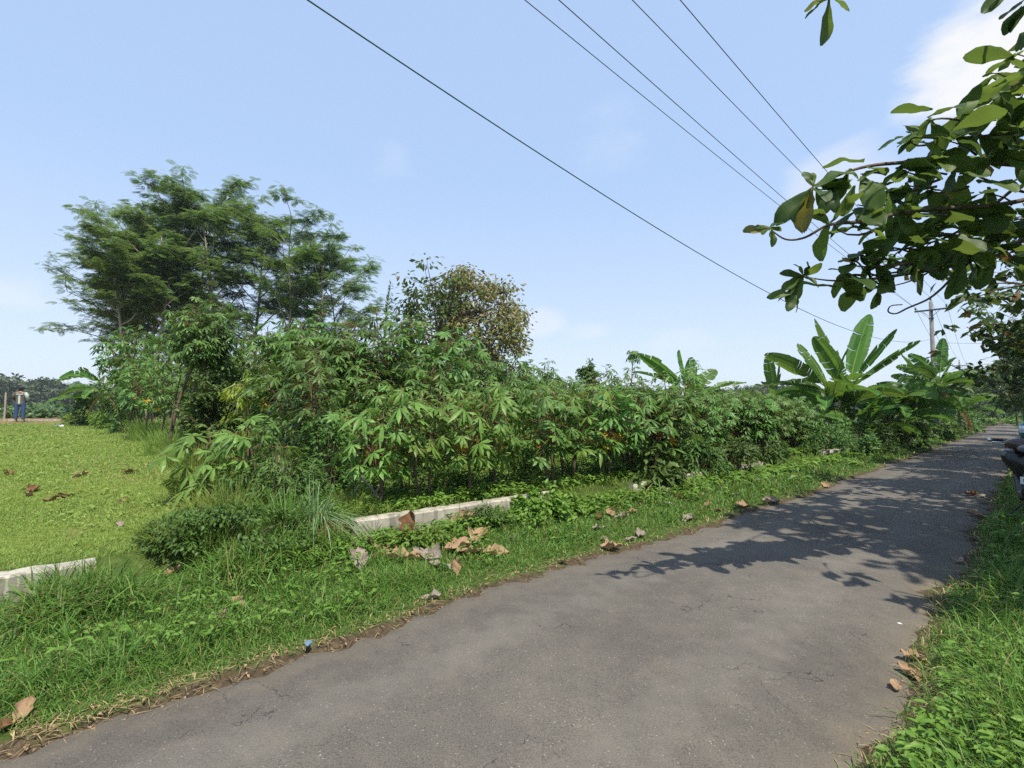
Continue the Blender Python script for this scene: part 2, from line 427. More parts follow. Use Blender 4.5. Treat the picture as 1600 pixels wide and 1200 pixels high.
def make_road():
    ss = axis([(-30, -6, 30), (-6, 16, 330), (16, 45, 120), (45, 150, 90)])
    el, er = edge_left(ss), edge_right(ss)
    rr = np.random.default_rng(5)
    jl = np.convolve(rr.normal(0, .075, len(ss)), [.25, .5, .25], 'same'); jr = np.convolve(rr.normal(0, .075, len(ss)), [.25, .5, .25], 'same')
    U = np.array([0, .02, .06, .12, .18, .24, .30, .36, .43, .5, .57, .64, .70, .76, .82, .88, .94, .98, 1.0])
    a = el + jl; b = er + jr
    L_ = a[:, None] + (b - a)[:, None] * U[None]
    S = np.repeat(ss[:, None], len(U), 1)
    X, Y = XY(S, L_)
    Z = zroad(S) + 0.004 + 0.045 * (1 - np.abs(2 * U - 1)[None] ** 2.2)
    Z[:, 0] -= .03; Z[:, -1] -= .03
    dust = np.clip(1 - np.minimum(L_ - a[:, None], b[:, None] - L_) / .32, 0, 1)
    n, k = S.shape
    i, j = np.meshgrid(np.arange(n - 1), np.arange(k - 1), indexing='ij'); i = i.ravel(); j = j.ravel()
    F = np.stack([i * k + j, i * k + j + 1, (i + 1) * k + j + 1, (i + 1) * k + j], 1)[:, ::-1]
    o = MB().add(np.stack([X, Y, Z], 2), F).build('road', M_ROAD, smooth=True, attrs={'dust': dust.ravel(), 'track': (np.exp(-((U - .27) / .09) ** 2) + np.exp(-((U - .72) / .09) ** 2))[None].repeat(n, 0).ravel()})
    o['kind'] = 'structure'
make_ground(); make_road()

# ------------------------------------------------------------------ low concrete walls along the plot
m = mat('weathered_concrete'); t = NT(m); P_ = t.pos()
a = t.noise(3.0, 6, .65, P_); b = t.noise(28, 5, .7, P_)
col = t.ramp(a, [(.25, (.20, .185, .15)), (.5, (.34, .32, .265)), (.75, (.46, .43, .36))])
col = t.mix(t.math('MULTIPLY', t.math('GREATER_THAN', b, .6), .45), col, (.19, .175, .14))
sp = t.n('ShaderNodeSeparateXYZ'); t.l(t.n('ShaderNodeNewGeometry').outputs['Normal'], sp.inputs[0])
up = t.math('MULTIPLY', sp.outputs['Z'], 1.0, clamp=True)
mpz = t.n('ShaderNodeMapping'); mpz.inputs['Scale'].default_value = (9, 9, .8); t.l(P_, mpz.inputs['Vector'])
col = t.mix(t.math('MULTIPLY', t.math('GREATER_THAN', t.noise(1.0, 5, .65, mpz.outputs[0]), .55), .5), col, (.11, .10, .082))
moss = t.math('MULTIPLY', t.math('GREATER_THAN', t.noise(7, 5, .6, P_), .56), .35)
col = t.mix(moss, col, (.12, .125, .075))
t.out(t.bsdf(col, .9, .2, t.bump(b, .45, .008)))
M_CONC = m
def wall(s0, s1, label, w=.17, top=.0, seed=0, broken=False):
    rr = np.random.default_rng(seed); n = max(8, int((s1 - s0) / .07))
    ss = np.linspace(s0, s1, n); lw = wall_line(ss) - .02
    c0 = XY((s0 + s1) / 2, float(wall_line((s0 + s1) / 2))); zb = gz(*XY((s0 + s1) / 2, float(wall_line((s0 + s1) / 2)) + .35))
    rings = []
    for q, (s, l) in enumerate(zip(ss, lw)):
        zt = .36 + top + float(zroad(s)) + rr.normal(0, .003) - (.25 * float(sstep(16, 26, s)))
        if broken: zt -= abs(rr.normal(0, .02)) + .05 * (sin(q * .9) > .7)
        z0 = float(zroad(s)) - .25; b = .016
        e = [rr.normal(0, .003) for _ in range(4)]
        prof = [(0 + e[0], z0), (0 + e[0], zt - b), (-b, zt + e[1]), (-w + b, zt + e[1] + .004), (-w + e[2], zt - b), (-w + e[2], z0)]
        rings.append([(*np.subtract(XY(s, l + dl), c0), z - zb) for dl, z in prof])
    o = MB().loft(rings).build('low_wall', M_CONC, loc=(c0[0], c0[1], zb))
    tag(o, label, 'wall', 'low concrete walls edging the plot')
    return o
wall(-3.0, .33, 'pale low concrete wall edging the mown lawn, fringed by long verge grass', seed=1, top=-.012)
wall(1.72, 2.42, 'crumbling mossy concrete wall stub under the drooping lemongrass clump', seed=2, top=-.09, broken=True)
wall(2.50, 5.50, 'long clean concrete kerb wall in front of the cassava stems, dry leaves at its foot', seed=3, top=.012)
wall(7.4, 9.9, 'short grey concrete wall piece half sunk in weeds beyond the yellow-green weed clump', seed=4, top=-.04, broken=True)
wall(11.6, 13.1, 'small grey concrete block of wall below the dark dense hedge', seed=5, top=-.05, broken=True)
wall(17.0, 22.0, 'far pale strip of low concrete wall in the verge before the banana clump', seed=6, top=.03, w=.25, broken=True)

# ------------------------------------------------------------------ plant materials
CASS = leaf_mat('cassava_leaf', (.048, .116, .022), (.105, .205, .038), .30, .45, .32, objvar=.26)
CASSL = leaf_mat('young_cassava_leaf', (.075, .160, .026), (.14, .255, .048), .34, .45, .32, objvar=.1)
PETI = plain('red_leaf_stalk', (.17, .075, .035), .5, .3)
YELL = leaf_mat('yellowed_leaf', (.50, .26, .02), (.55, .36, .04), .3, .5, .3)
BARK = noisy_mat('cassava_bark', [(.3, (.055, .042, .028)), (.7, (.17, .13, .085))], 20, 5, .85, .2, .5, 40, .006)
BARKP = noisy_mat('pale_bark', [(.3, (.20, .17, .13)), (.7, (.40, .36, .29))], 6, 5, .85, .2, .4, 30, .01, stretch=(1, 1, .3))
BARKD = noisy_mat('dark_bark', [(.3, (.05, .04, .03)), (.7, (.14, .11, .08))], 8, 5, .9, .2, .5, 30, .01)
SENG = leaf_mat('feathery_leaf', (.058, .120, .026), (.120, .205, .042), .38, .55, .25, objvar=.2)
TEAK = leaf_mat('teak_leaf', (.036, .070, .014), (.085, .135, .022), .48, .5, .3, extra=(.985, (.22, .14, .03)), objvar=.14)
TEAKD = leaf_mat('teak_leaf_roadside', (.032, .066, .015), (.070, .122, .025), .36, .5, .3, extra=(.95, (.15, .10, .025)), objvar=.2)
TEAKB = leaf_mat('browning_leaf', (.18, .165, .062), (.25, .225, .092), .3, .6, .2, extra=(.36, (.105, .14, .035)), objvar=.1)
BANA = leaf_mat('banana_leaf', (.045, .118, .016), (.075, .170, .024), .40, .48, .32, objvar=.12)
BANY = leaf_mat('dry_banana_leaf', (.30, .22, .09), (.38, .29, .12), .3, .6, .2)
BANST = noisy_mat('banana_stem', [(.3, (.07, .06, .025)), (.6, (.15, .16, .06)), (.8, (.24, .20, .10))], 9, 5, .6, .3, .2, 30, .01, stretch=(1, 1, .25))
BANRIB = plain('banana_midrib', (.20, .28, .07), .4, .4)
SHRUB = leaf_mat('dark_shrub_leaf', (.038, .092, .018), (.082, .155, .030), .25, .5, .3)
SHRUBL = leaf_mat('weed_leaf', (.080, .175, .022), (.14, .25, .040), .33, .5, .3)
YGREEN = leaf_mat('yellow_green_leaf', (.13, .23, .020), (.24, .32, .035), .38, .45, .35)
PALM = leaf_mat('palm_leaf', (.035, .075, .022), (.075, .125, .032), .22, .4, .45)
PALMY = leaf_mat('yellowing_palm_leaf', (.22, .18, .05), (.16, .15, .05), .25, .5, .3)
GRASSD = leaf_mat('verge_grass_blade', (.060, .135, .022), (.120, .215, .036), .32, .5, .3, extra=(.90, (.21, .19, .07)))
GRASSL = leaf_mat('lawn_grass_blade', (.155, .235, .044), (.215, .300, .070), .35, .5, .2, extra=(.98, (.28, .25, .10)))
GRASSP = leaf_mat('pale_reed_blade', (.10, .17, .055), (.17, .25, .095), .33, .45, .35)
LEMON = leaf_mat('lemongrass_blade', (.12, .20, .085), (.20, .29, .13), .25, .45, .4)
STRAW = leaf_mat('straw_blade', (.30, .235, .12), (.40, .32, .17), .25, .7, .15)
DRYL = []
for nm, a, b in (('tan', (.23, .15, .085), (.38, .26, .155)), ('grey', (.20, .160, .125), (.32, .27, .225)), ('brown', (.12, .065, .035), (.24, .13, .065))):
    m = mat('dry_teak_leaf_' + nm); t = NT(m); v = t.obj()
    col = t.ramp(t.noise(9, 6, .65, v), [(.25, a), (.75, b)])
    p = t.bsdf(col, .75, .2, t.bump(t.noise(40, 4, .6, v), .4, .006)); tr = t.n('ShaderNodeBsdfTranslucent'); t.l(col, tr.inputs['Color'])
    mx = t.n('ShaderNodeMixShader'); mx.inputs[0].default_value = .18; t.l(p, mx.inputs[1]); t.l(tr.outputs[0], mx.inputs[2]); t.out(mx.outputs[0])
    DRYL.append(m)
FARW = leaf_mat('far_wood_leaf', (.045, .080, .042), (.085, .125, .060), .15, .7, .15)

# ------------------------------------------------------------------ leaf shapes (unit sized, stalk at the origin, tip towards +Y)
def T_palmate(nl=7, droop=.35, seed=0):
    rr = np.random.default_rng(seed); V = []; F = []
    for a in np.linspace(-2.0, 2.0, nl):
        L = .62 + .40 * cos(a * .72); a2 = a + rr.normal(0, .05); dr = droop * (1 + rr.normal(0, .25))
        dx, dy = sin(a2), cos(a2); px, py = dy, -dx; b = len(V)
        V.append((0, 0, 0))
        for r, w in ((.36, .095), (.66, .142)):
            x, y, z = dx * r * L, dy * r * L, -dr * (r * L) ** 1.6
            V += [(x - px * w, y - py * w, z - .02), (x, y, z + .025), (x + px * w, y + py * w, z - .02)]
        V.append((dx * L, dy * L, -dr * L ** 1.6 - .03))
        F += [[b, b + 2, b + 1, b + 1], [b, b + 3, b + 2, b + 2], [b + 1, b + 2, b + 5, b + 4], [b + 2, b + 3, b + 6, b + 5], [b + 4, b + 5, b + 7, b + 7], [b + 5, b + 6, b + 7, b + 7]]
    # degenerate quads are written as triangles instead
    F3 = []
    for q in F:
        if q[2] == q[3]: F3.append(q[:3])
        else: F3 += [[q[0], q[1], q[2]], [q[0], q[2], q[3]]]
    return np.array(V), np.array(F3)
def T_blade(w=.3, fold=.06, droop=.2, n=3, shape='ov'):
    """a simple leaf: ovate, obovate or lance shaped, folded along its midrib"""
    ys = np.linspace(0, 1, n + 2); V = []; F = []
    for i, y in enumerate(ys):
        if shape == 'ov': ww = w * sin(pi * min(y ** .8, 1)) * .5 if 0 < y < 1 else 0
        elif shape == 'obov': ww = w * .5 * (sin(pi * y ** 1.7) ** .75) if 0 < y < 1 else 0
        else: ww = w * .5 * (sin(pi * y) ** .6) if 0 < y < 1 else 0
        z = -droop * y ** 2
        V += [(-ww, y, z + fold * (ww / (w * .5 + 1e-6))), (0, y, z), (ww, y, z + fold * (ww / (w * .5 + 1e-6)))]
    for i in range(n + 1):
        a = 3 * i; b = a + 3
        if i == 0: F += [[a + 1, b + 1, b], [a + 1, b + 2, b + 1]]
        elif i == n: F += [[a, a + 1, b + 1], [a + 1, a + 2, b + 1]]
        else: F += [[a, a + 1, b + 1], [a, b + 1, b], [a + 1, a + 2, b + 2], [a + 1, b + 2, b + 1]]
    return np.array(V), np.array(F)
def T_teak(seed=0):
    """big obovate leaf with a wavy margin, curling down at the tip"""
    rr = np.random.default_rng(seed); n = 8; V = []; F = []
    for i in range(n + 1):
        y = i / n; ww = .235 * max(0, sin(pi * min(1, (y ** 1.7) * .985 + .008))) ** .58 + .010
        if i == n: ww = .05
        z = -.22 * y ** 2.2 + .03 * sin(y * 9 + seed)
        e1, e2 = rr.normal(0, .02, 2)
        V += [(-ww, y * 1.0, z + .05 * ww / .27 + e1), (-ww * .5, y, z + .035 + e1 * .3), (0, y, z), (ww * .5, y, z + .035 + e2 * .3), (ww, y, z + .05 * ww / .27 + e2)]
    for i in range(n):
        for j in range(4): a = 5 * i + j; F.append([a, a + 1, a + 6, a + 5])
    return np.array(V), np.array(F)
def T_frond(n=9, L=1.0):
    """a feathery bipinnate leaf: thin leaflet rows either side of a midrib"""
    V = []; F = []
    for i in range(n):
        y = (i + .6) / n * L; ln = .36 * sin(pi * (.15 + .8 * y / L)) + .05
        for sx in (-1, 1):
            b = len(V); z = -.18 * y * y
            V += [(0, y - .018, z), (0, y + .03, z), (sx * ln, y + .16, z - .10)]
            V += [(sx * ln * .55, y + .03, z - .03)]
            F += [[b, b + 3, b + 1], [b + 3, b + 2, b + 1]]
    return np.array(V), np.array(F)
def T_clump(n=7, seed=0, w=.45):
    """a loose handful of leaves around one point, for far crowns"""
    rr = np.random.default_rng(seed); b = T_blade(w, .05, .25, 1, 'ov'); mb = MB()
    D = rr.normal(0, 1, (n, 3)); D[:, 2] = D[:, 2] * .5 - .1
    mb.scatter(b, rr.normal(0, .12, (n, 3)), frames(D, (0, 0, 1)), rr.uniform(.6, 1, n))
    return np.concatenate(mb.V), mb.F[0][0]
PALMS = [T_palmate(7, .25, 1), T_palmate(7, .50, 2), T_palmate(6, .8, 3), T_palmate(5, .4, 4)]
TEAKS = [T_teak(i) for i in range(4)]
OV = T_blade(.48, .06, .25, 2, 'ov'); OBOV = T_blade(.5, .05, .3, 2, 'obov'); LANCE = T_blade(.24, .04, .45, 2, 'ov')
FROND = T_frond(); CLUMPS = [T_clump(7, i) for i in range(3)]

def curve(p0, d0, L, n, rng, wob=.08, up=0.0):
    """a wandering polyline"""
    pts = [np.asarray(p0, float)]; d = np.asarray(d0, float) / np.linalg.norm(d0)
    for i in range(n):
        d = d + rng.normal(0, wob, 3) + np.array([0, 0, up]); d /= np.linalg.norm(d)
        pts.append(pts[-1] + d * L / n)
    return np.array(pts)
def az(a, e): return np.array([cos(a) * cos(e), sin(a) * cos(e), sin(e)])
def bez(p0, p1, p2, n=8):
    t = np.linspace(0, 1, n)[:, None]; p0, p1, p2 = map(np.asarray, (p0, p1, p2))
    return (1 - t) ** 2 * p0 + 2 * t * (1 - t) * p1 + t * t * p2

# ------------------------------------------------------------------ cassava
def cassava_parts(seed, H, forks, nst, leafS=.17, low=.35, nleaf=30, yellow=2, young=False, spread=.35):
    rng = np.random.default_rng(seed); st = MB(); cr = MB()
    P = []; D = []; N = []; S = []; pet = []
    YP = []; YD = []
    for k in range(nst):
        a0 = rng.uniform(0, 2 * pi)
        base = np.array([cos(a0), sin(a0), 0]) * (.06 if nst > 1 else 0)
        hf = H * rng.uniform(.38, .55) if forks > 1 else H * .8
        main = curve(base - np.array([0, 0, .06]), az(a0, R(rng.uniform(74, 88))), hf, 5, rng, .05, .03)
        r0 = .016 + .006 * H
        st.tube(main, np.linspace(r0, r0 * .75, len(main)), 6)
        tips = []
        if forks > 1:
            b0 = rng.uniform(0, 2 * pi)
            for f in range(forks):
                br = curve(main[-1], az(b0 + f * 2 * pi / forks + rng.normal(0, .3), R(rng.uniform(48, 66))), (H - hf) * rng.uniform(.85, 1.15), 6, rng, .07, .10)
                st.tube(br, np.linspace(r0 * .7, .006, len(br)), 5); tips.append(br)
        else:
            br = curve(main[-1], main[-1] - main[-2], H - hf, 4, rng, .05, .1); st.tube(br, np.linspace(r0 * .74, .006, len(br)), 5)
            tips.append(np.vstack([main[2:-1], br]))
        for br in tips:
            seg = np.r_[0, np.cumsum(np.linalg.norm(np.diff(br, axis=0), axis=1))]; LL = min(seg[-1], H * (1 - low))
            a = rng.uniform(0, 2 * pi)
            for q in range(nleaf):
                t_ = (q / nleaf) ** .85; a += 2.4 + rng.normal(0, .25)
                sd_ = seg[-1] - LL * t_
                p = np.array([np.interp(sd_, seg, br[:, c]) for c in range(3)])
                el = R(62 - 80 * t_ + rng.normal(0, 9)); pl = leafS * (.75 + 1.25 * min(1, t_ * 2.2)) * rng.uniform(.8, 1.2)
                d = az(a, el); mid = p + d * pl * .6; e = mid + az(a, el - .5) * pl * .5
                pet.append((p, mid, e))
                dn = az(a + rng.normal(0, .3), R((rng.uniform(-34, 8) if rng.random() > .09 else rng.uniform(-85, -50)) if t_ > .12 else rng.uniform(-15, 30)))
                nn = np.array([cos(a) * .45, sin(a) * .45, 1.0]) + rng.normal(0, .34, 3)
                P.append(e); D.append(dn); N.append(nn); S.append(leafS * (.55 + .55 * min(1, t_ * 5)) * rng.uniform(.7, 1.3))
            for q in range(yellow):
                if rng.random() < .5:
                    p = np.array([np.interp(seg[-1] - LL * rng.uniform(.8, 1.0), seg, br[:, c]) for c in range(3)])
                    aa = rng.uniform(0, 2 * pi); YP.append(p + az(aa, -.4) * .16); YD.append(az(aa, -1.2))
    P, D, N, S = map(np.array, (P, D, N, S)); M = frames(D, N); ch = rng.integers(0, len(PALMS), len(P))
    for c in range(len(PALMS)):
        w = ch == c; cr.scatter(PALMS[c], P[w], M[w], S[w], 0)
    for p, m_, e in pet: cr.tube(np.array([p, m_, e]), [.0045, .0032, .0025], 3, 1, cap=False)
    if YP: cr.scatter(PALMS[2], YP, frames(YD, rng.normal(0, 1, (len(YP), 3))), leafS * .8, 2)
    return st, cr, (CASSL if young else CASS)
def cassava(name, loc, rz, label, group, young=False, **k):
    t_ = thing(name, loc, label, 'cassava plant', group, rz)
    st, cr, lm = cassava_parts(young=young, **k)
    st.build('stem', BARK, t_, True); cr.build('crown', [lm, PETI, YELL], t_)
    return t_
ORD = ['first', 'second', 'third', 'fourth', 'fifth', 'sixth', 'seventh', 'eighth', 'ninth', 'tenth', 'eleventh', 'twelfth', 'thirteenth', 'fourteenth', 'fifteenth',
       'sixteenth', 'seventeenth', 'eighteenth', 'nineteenth', 'twentieth', 'twenty-first', 'twenty-second', 'twenty-third', 'twenty-fourth', 'twenty-fifth', 'twenty-sixth', 'twenty-seventh', 'twenty-eighth', 'twenty-ninth', 'thirtieth']

def cassava_plot():
    rng = np.random.default_rng(77)
    # the kinds, each built once at its first place and copied afterwards
    kinds = dict(
        front=[dict(seed=11, H=1.55, forks=3, nst=1, nleaf=22, low=.42, leafS=.18), dict(seed=12, H=1.5, forks=2, nst=2, nleaf=20, low=.42, leafS=.165),
               dict(seed=13, H=1.6, forks=2, nst=2, nleaf=22, low=.45, leafS=.185), dict(seed=14, H=1.5, forks=3, nst=1, nleaf=24, low=.4, leafS=.16)],
        dense=[dict(seed=21, H=1.7, forks=3, nst=2, nleaf=26, low=.15, leafS=.14), dict(seed=22, H=1.7, forks=2, nst=3, nleaf=26, low=.18, leafS=.15), dict(seed=23, H=1.65, forks=3, nst=2, nleaf=30, low=.12, leafS=.14)],
        tall=[dict(seed=31, H=2.9, forks=3, nst=1, nleaf=34, low=.5, leafS=.195), dict(seed=32, H=2.8, forks=2, nst=2, nleaf=32, low=.48, leafS=.195), dict(seed=33, H=3.0, forks=3, nst=1, nleaf=36, low=.45, leafS=.205)])
    made = {}
    adj = dict(front='bushy', dense='dark, densely leafed', tall='tall')
    def place(kind, s, l, h, label, group, young=False):
        i = int(rng.integers(0, len(kinds[kind]))); key = (kind, i, young); k = kinds[kind][i]
        x, y = XY(s, l); loc = (x, y, gz(x, y)); rz = rng.uniform(0, 2 * pi)
        if key not in made:
            o = cassava('cassava_plant', loc, rz, label, group, young=young, **k); made[key] = o; o.scale = (h / k['H'],) * 3
        else: dup(made[key], loc, rz, h / k['H'], label, group)
    def row(kind, l0, s_list, hf, text, group, yf=lambda i: False):
        for i, s in enumerate(s_list):
            s2 = s + rng.normal(0, .12); l2 = float(wall_line(s2)) - l0 + rng.normal(0, .13); y_ = yf(i)
            place(kind, s2, l2, hf(s2) * rng.uniform(.92, 1.08), text.format(ORD[i]), group, y_)
    row('front', .55, np.arange(3.05, 9.5, .72), lambda s: 1.50 + .02 * s, 'bushy cassava plant on bare stems behind the concrete kerb wall, {} from the lemongrass clump', 'cassava plants in the front row', lambda i: i in (0, 1, 2, 3, 5))
    row('dense', .60, np.arange(9.3, 16.8, .62), lambda s: 1.75 - .01 * s, 'dark cassava bush, {} along the dense far half of the roadside hedge', 'cassava plants in the dense far half of the hedge')
    row('dense', 1.5, np.arange(9.0, 17.5, .85), lambda s: 1.75, 'dark cassava bush just behind the dense far hedge, {} from its near end', 'cassava plants in the dense far half of the hedge')
    row('tall', 2.6, np.arange(2.9, 8.5, .9), lambda s: 2.05 - .03 * s, 'leafy cassava plant in the second row behind the wall, {} from the lawn', 'cassava plants in the second row')
    row('front', 3.7, np.arange(9.5, 19, 1.25), lambda s: 1.7, 'low cassava plant filling behind the far hedge, {} from the lawn side', 'cassava plants behind the far hedge')
    row('tall', 4.4, np.arange(3.75, 10.5, .95), lambda s: 2.75 - .06 * (s - 2.7), 'tall cassava plant in the third row, {} from the lawn', 'tall cassava plants deep in the plot')
    row('tall', 6.2, np.arange(4.3, 13, 1.0), lambda s: 2.95 - .09 * (s - 2.8), 'tall cassava plant in the fourth row, {} from the lawn', 'tall cassava plants deep in the plot')
    row('tall', 8.2, np.arange(4.5, 15, 1.15), lambda s: 3.3 - .12 * (s - 3.0), 'tall cassava plant in the fifth row, {} from the lawn', 'tall cassava plants deep in the plot')
    row('tall', 10.6, np.arange(3.2, 16, 1.5), lambda s: 3.4 - .12 * (s - 3.2), 'tall cassava plant in the rearmost row, {} from the lawn', 'tall cassava plants deep in the plot')
    # single plants that stand out
    def single(px, pyb, Z, H, label, kind='tall', young=False):
        p = W(px, pyb, Z); s, l = SL(p[0], p[1]); place(kind, s, l, H, label, 'single cassava plants', young)
    for px, Z, sd_, H, lab in ((385, 6.4, 5, 1.05, 'small bright green cassava plant with broad drooping leaves at the lawn edge'), (335, 6.7, 6, .92, 'second small bright cassava plant, left of the broad-leaved one')):
        p = W(px, 640, Z); cassava('cassava_plant', (p[0], p[1], gz(p[0], p[1])), 1.0, lab, 'single cassava plants', True, seed=sd_, H=H, forks=2, nst=1, nleaf=15, low=.35, leafS=.20, yellow=0)
    single(225, 640, 15.5, 2.6, 'leftmost full cassava plant beside the lawn, before the pale trunks')
    single(255, 640, 14.5, 2.3, 'shorter cassava plant tucked behind the leaning brown stems')
    single(195, 640, 17.5, 2.2, 'low cassava plant at the foot of the pale tree trunks')
    for px, Z, H, lab in ((208, 20, 4.1, 'cassava plant in the loose group by the grove, nearest the lawn'), (238, 21, 4.4, 'cassava plant in the loose group by the grove, behind the nearest one'), (188, 22, 3.6, 'cassava plant in the loose group by the grove, beside the banana plant'),
                          (262, 18, 3.0, 'cassava plant in the loose group by the grove, behind the leaning stems'), (228, 17, 2.9, 'cassava plant in the loose group by the grove, in front'), (290, 17, 2.6, 'cassava plant in the loose group by the grove, right of the leaning stems'),
                          (345, 13.5, 2.3, 'cassava plant between the leaning tree and the yellow-green sapling'), (375, 14.5, 3.0, 'tall cassava plant behind the yellow-green sapling'), (350, 18, 3.2, 'tall cassava plant far behind the leaning tree')):
        single(px, 640, Z, H, lab)
    single(590, 600, 9.8, 3.15, 'tallest cassava plant before the upright palm frond', 'tall')
    single(495, 600, 10.2, 3.15, 'tall cassava plant with layered crown below the feathery trees', 'tall')
    single(430, 600, 10.8, 3.1, 'tall cassava plant right of the yellow-green sapling, crown against the feathery trees', 'tall')
    single(690, 600, 10.2, 2.95, 'tall cassava plant below the browning round tree', 'tall')
    for px, Z, H, lab in ((838, 12.2, 2.45, 'cassava plant just left of the pale-topped one'), (950, 13.4, 2.35, 'cassava plant right of the citrus bush'), (1060, 13.0, 2.5, 'cassava plant before the splayed banana leaves'), (770, 11.5, 2.75, 'cassava plant below the right half of the browning tree'), (640, 9.6, 2.95, 'cassava plant right of the tallest central one'), (540, 9.9, 2.9, 'cassava plant left of the tallest central one'), (462, 10.4, 2.8, 'cassava plant between two tall layered ones')):
        single(px, 640, Z, H, lab)
    single(870, 640, 12.5, 2.2, 'pale-topped cassava plant standing before the dark citrus bush', 'tall')
    single(905, 640, 12.8, 2.1, 'pale cassava plant right beside the dark citrus bush', 'tall')
    # the tall leaning one on the lawn corner
    p = W(262, 690, 11.6); loc = (p[0], p[1], gz(p[0], p[1]))
    t_ = thing('cassava_tree', loc, 'tall leaning cassava tree with a dense oval crown on brown bare stems', 'cassava plant', 'single cassava plants')
    rg = np.random.default_rng(9); st = MB(); cr = MB()
    top = W(315, 470, 11.8) - np.array(loc)
    b1 = bez((0, 0, -.1), (.10, 0, 1.2), (.50, .1, 2.2), 8); b2 = bez((.12, .1, -.1), (.32, .1, 1.1), (.62, .2, 2.1), 8); b3 = bez((-.1, .15, -.1), (-.12, .2, .8), (.05, .3, 1.9), 7)
    for b, r in ((b1, .042), (b2, .028), (b3, .022)): st.tube(b, np.linspace(r, r * .6, len(b)), 7)
    P = []; D = []; N = []; S = []; tips = []
    for k in range(12):
        a = k * 2.4; e = top + np.array([cos(a) * rg.uniform(.1, .6), sin(a) * rg.uniform(.1, .6), -k * .105])
        c = bez((b1, b2)[k % 2][-1], (b1[-1] + e) / 2 + np.array([cos(a) * .25, sin(a) * .25, -.1]), e, 7); st.tube(c, np.linspace(.025, .008, 7), 5)
        for q in range(46):
            tt = rg.uniform(.15, 1); i_ = min(5, int(tt * 6)); pp = c[i_] + (c[i_ + 1] - c[i_]) * (tt * 6 - i_); aa = rg.uniform(0, 2 * pi)
            e2 = pp + az(aa, rg.uniform(-.3, .7)) * rg.uniform(.15, .42)
            P.append(e2); D.append(az(aa, R(rg.uniform(-60, -10)))); N.append(np.array([cos(aa) * .4, sin(aa) * .4, 1]) + rg.normal(0, .2, 3)); S.append(rg.uniform(.13, .20))
            cr.tube(np.array([pp, (pp + e2) / 2 + np.array([0, 0, .03]), e2]), .003, 3, 1, cap=False)
    P, D, N, S = map(np.array, (P, D, N, S)); ch = rg.integers(0, 4, len(P)); M = frames(D, N)
    for c in range(4): w = ch == c; cr.scatter(PALMS[c], P[w], M[w], S[w], 0)
    st.build('stem', BARK, t_, True); cr.build('crown', [CASS, PETI], t_)
    # a thin far one that sticks out above the hedge
    p = W(985, 640, 17.0); loc = (p[0], p[1], gz(p[0], p[1])); t_ = thing('cassava_plant', loc, 'lone thin cassava stem with a small tuft above the hedge', 'cassava plant', 'single cassava plants')
    tz = W(990, 556, 17.0)[2] - loc[2]
    MB().tube(bez((0, 0, 0), (.0, 0, tz * .6), (.12, 0, tz), 7), np.linspace(.03, .014, 7), 5).build('stem', BARKP, t_, True)
    cr = MB(); aa = rg.uniform(0, 2 * pi, 26); ee = rg.uniform(-.6, .9, 26)
    P = np.array([np.array([.12, 0, tz]) + az(a, e) * rg.uniform(.1, .26) for a, e in zip(aa, ee)])
    cr.scatter(PALMS[1], P, frames(np.array([az(a, -.6) for a in aa]), np.array([az(a, .9) for a in aa])), rg.uniform(.12, .19, 26), 0); cr.build('crown', CASS, t_)
cassava_plot()

# ------------------------------------------------------------------ feathery trees (a grove of albizia-like trees)
def feather_tree_parts(seed, H, lean=(0, 0), low=.38, spread=1.0):
    rng = np.random.default_rng(seed); tr = MB(); cr = MB()
    n = 10; tt = np.linspace(0, 1, n)
    tp = np.stack([lean[0] * tt ** 1.4 + np.cumsum(rng.normal(0, .10, n)) * .6, lean[1] * tt ** 1.4 + np.cumsum(rng.normal(0, .10, n)) * .6, tt * H * .86 - .2], 1)
    r0 = .010 * H; tr.tube(tp, np.linspace(r0, r0 * .25, n), 7)
    P = []; D = []; N = []
    nb = 17
    for k in range(nb):
        t_ = low + (1 - low) * (k / (nb - 1)) ** .9; i_ = t_ * (n - 1); i0 = min(int(i_), n - 2); p = tp[i0] + (tp[i0 + 1] - tp[i0]) * (i_ - i0)
        a = k * 2.4 + rng.normal(0, .4); L = H * spread * (.30 - .12 * max(0, t_ - .6) / .4) * rng.uniform(.75, 1.2)
        br = curve(p, az(a, R(rng.uniform(38, 58))), L, 6, rng, .10, -.04 if t_ < .8 else .05)
        rb = r0 * .42 * (1.25 - t_ * .6); tr.tube(br, np.linspace(rb, .018, len(br)), 5)
        for c in range(5):
            q = rng.integers(2, 7); sb = curve(br[q], az(a + rng.normal(0, .9), R(rng.uniform(10, 45))), L * rng.uniform(.28, .5), 4, rng, .12, -.03)
            tr.tube(sb, np.linspace(rb * .4, .01, len(sb)), 4)
            nf = 32; jj = rng.uniform(1.0, 4.0, nf); j0 = np.minimum(jj.astype(int), 3); pp = sb[j0] + (sb[j0 + 1] - sb[j0]) * (jj - j0)[:, None]
            rad = rng.uniform(0, .55, nf) * spread; an = rng.uniform(0, 2 * pi, nf)
            P.append(pp + np.stack([np.cos(an) * rad, np.sin(an) * rad, rng.normal(0.05, .08, nf) - .12 * rad], 1))
            D.append(np.stack([np.cos(an), np.sin(an), rng.normal(-.05, .22, nf)], 1)); N.append(rng.normal(0, .28, (nf, 3)) + [0, 0, 1])
    P, D, N = map(np.concatenate, (P, D, N))
    cr.scatter(FROND, P, frames(D, N), rng.uniform(.34, .60, len(P)) * (H / 16), 0)
    return tr, cr
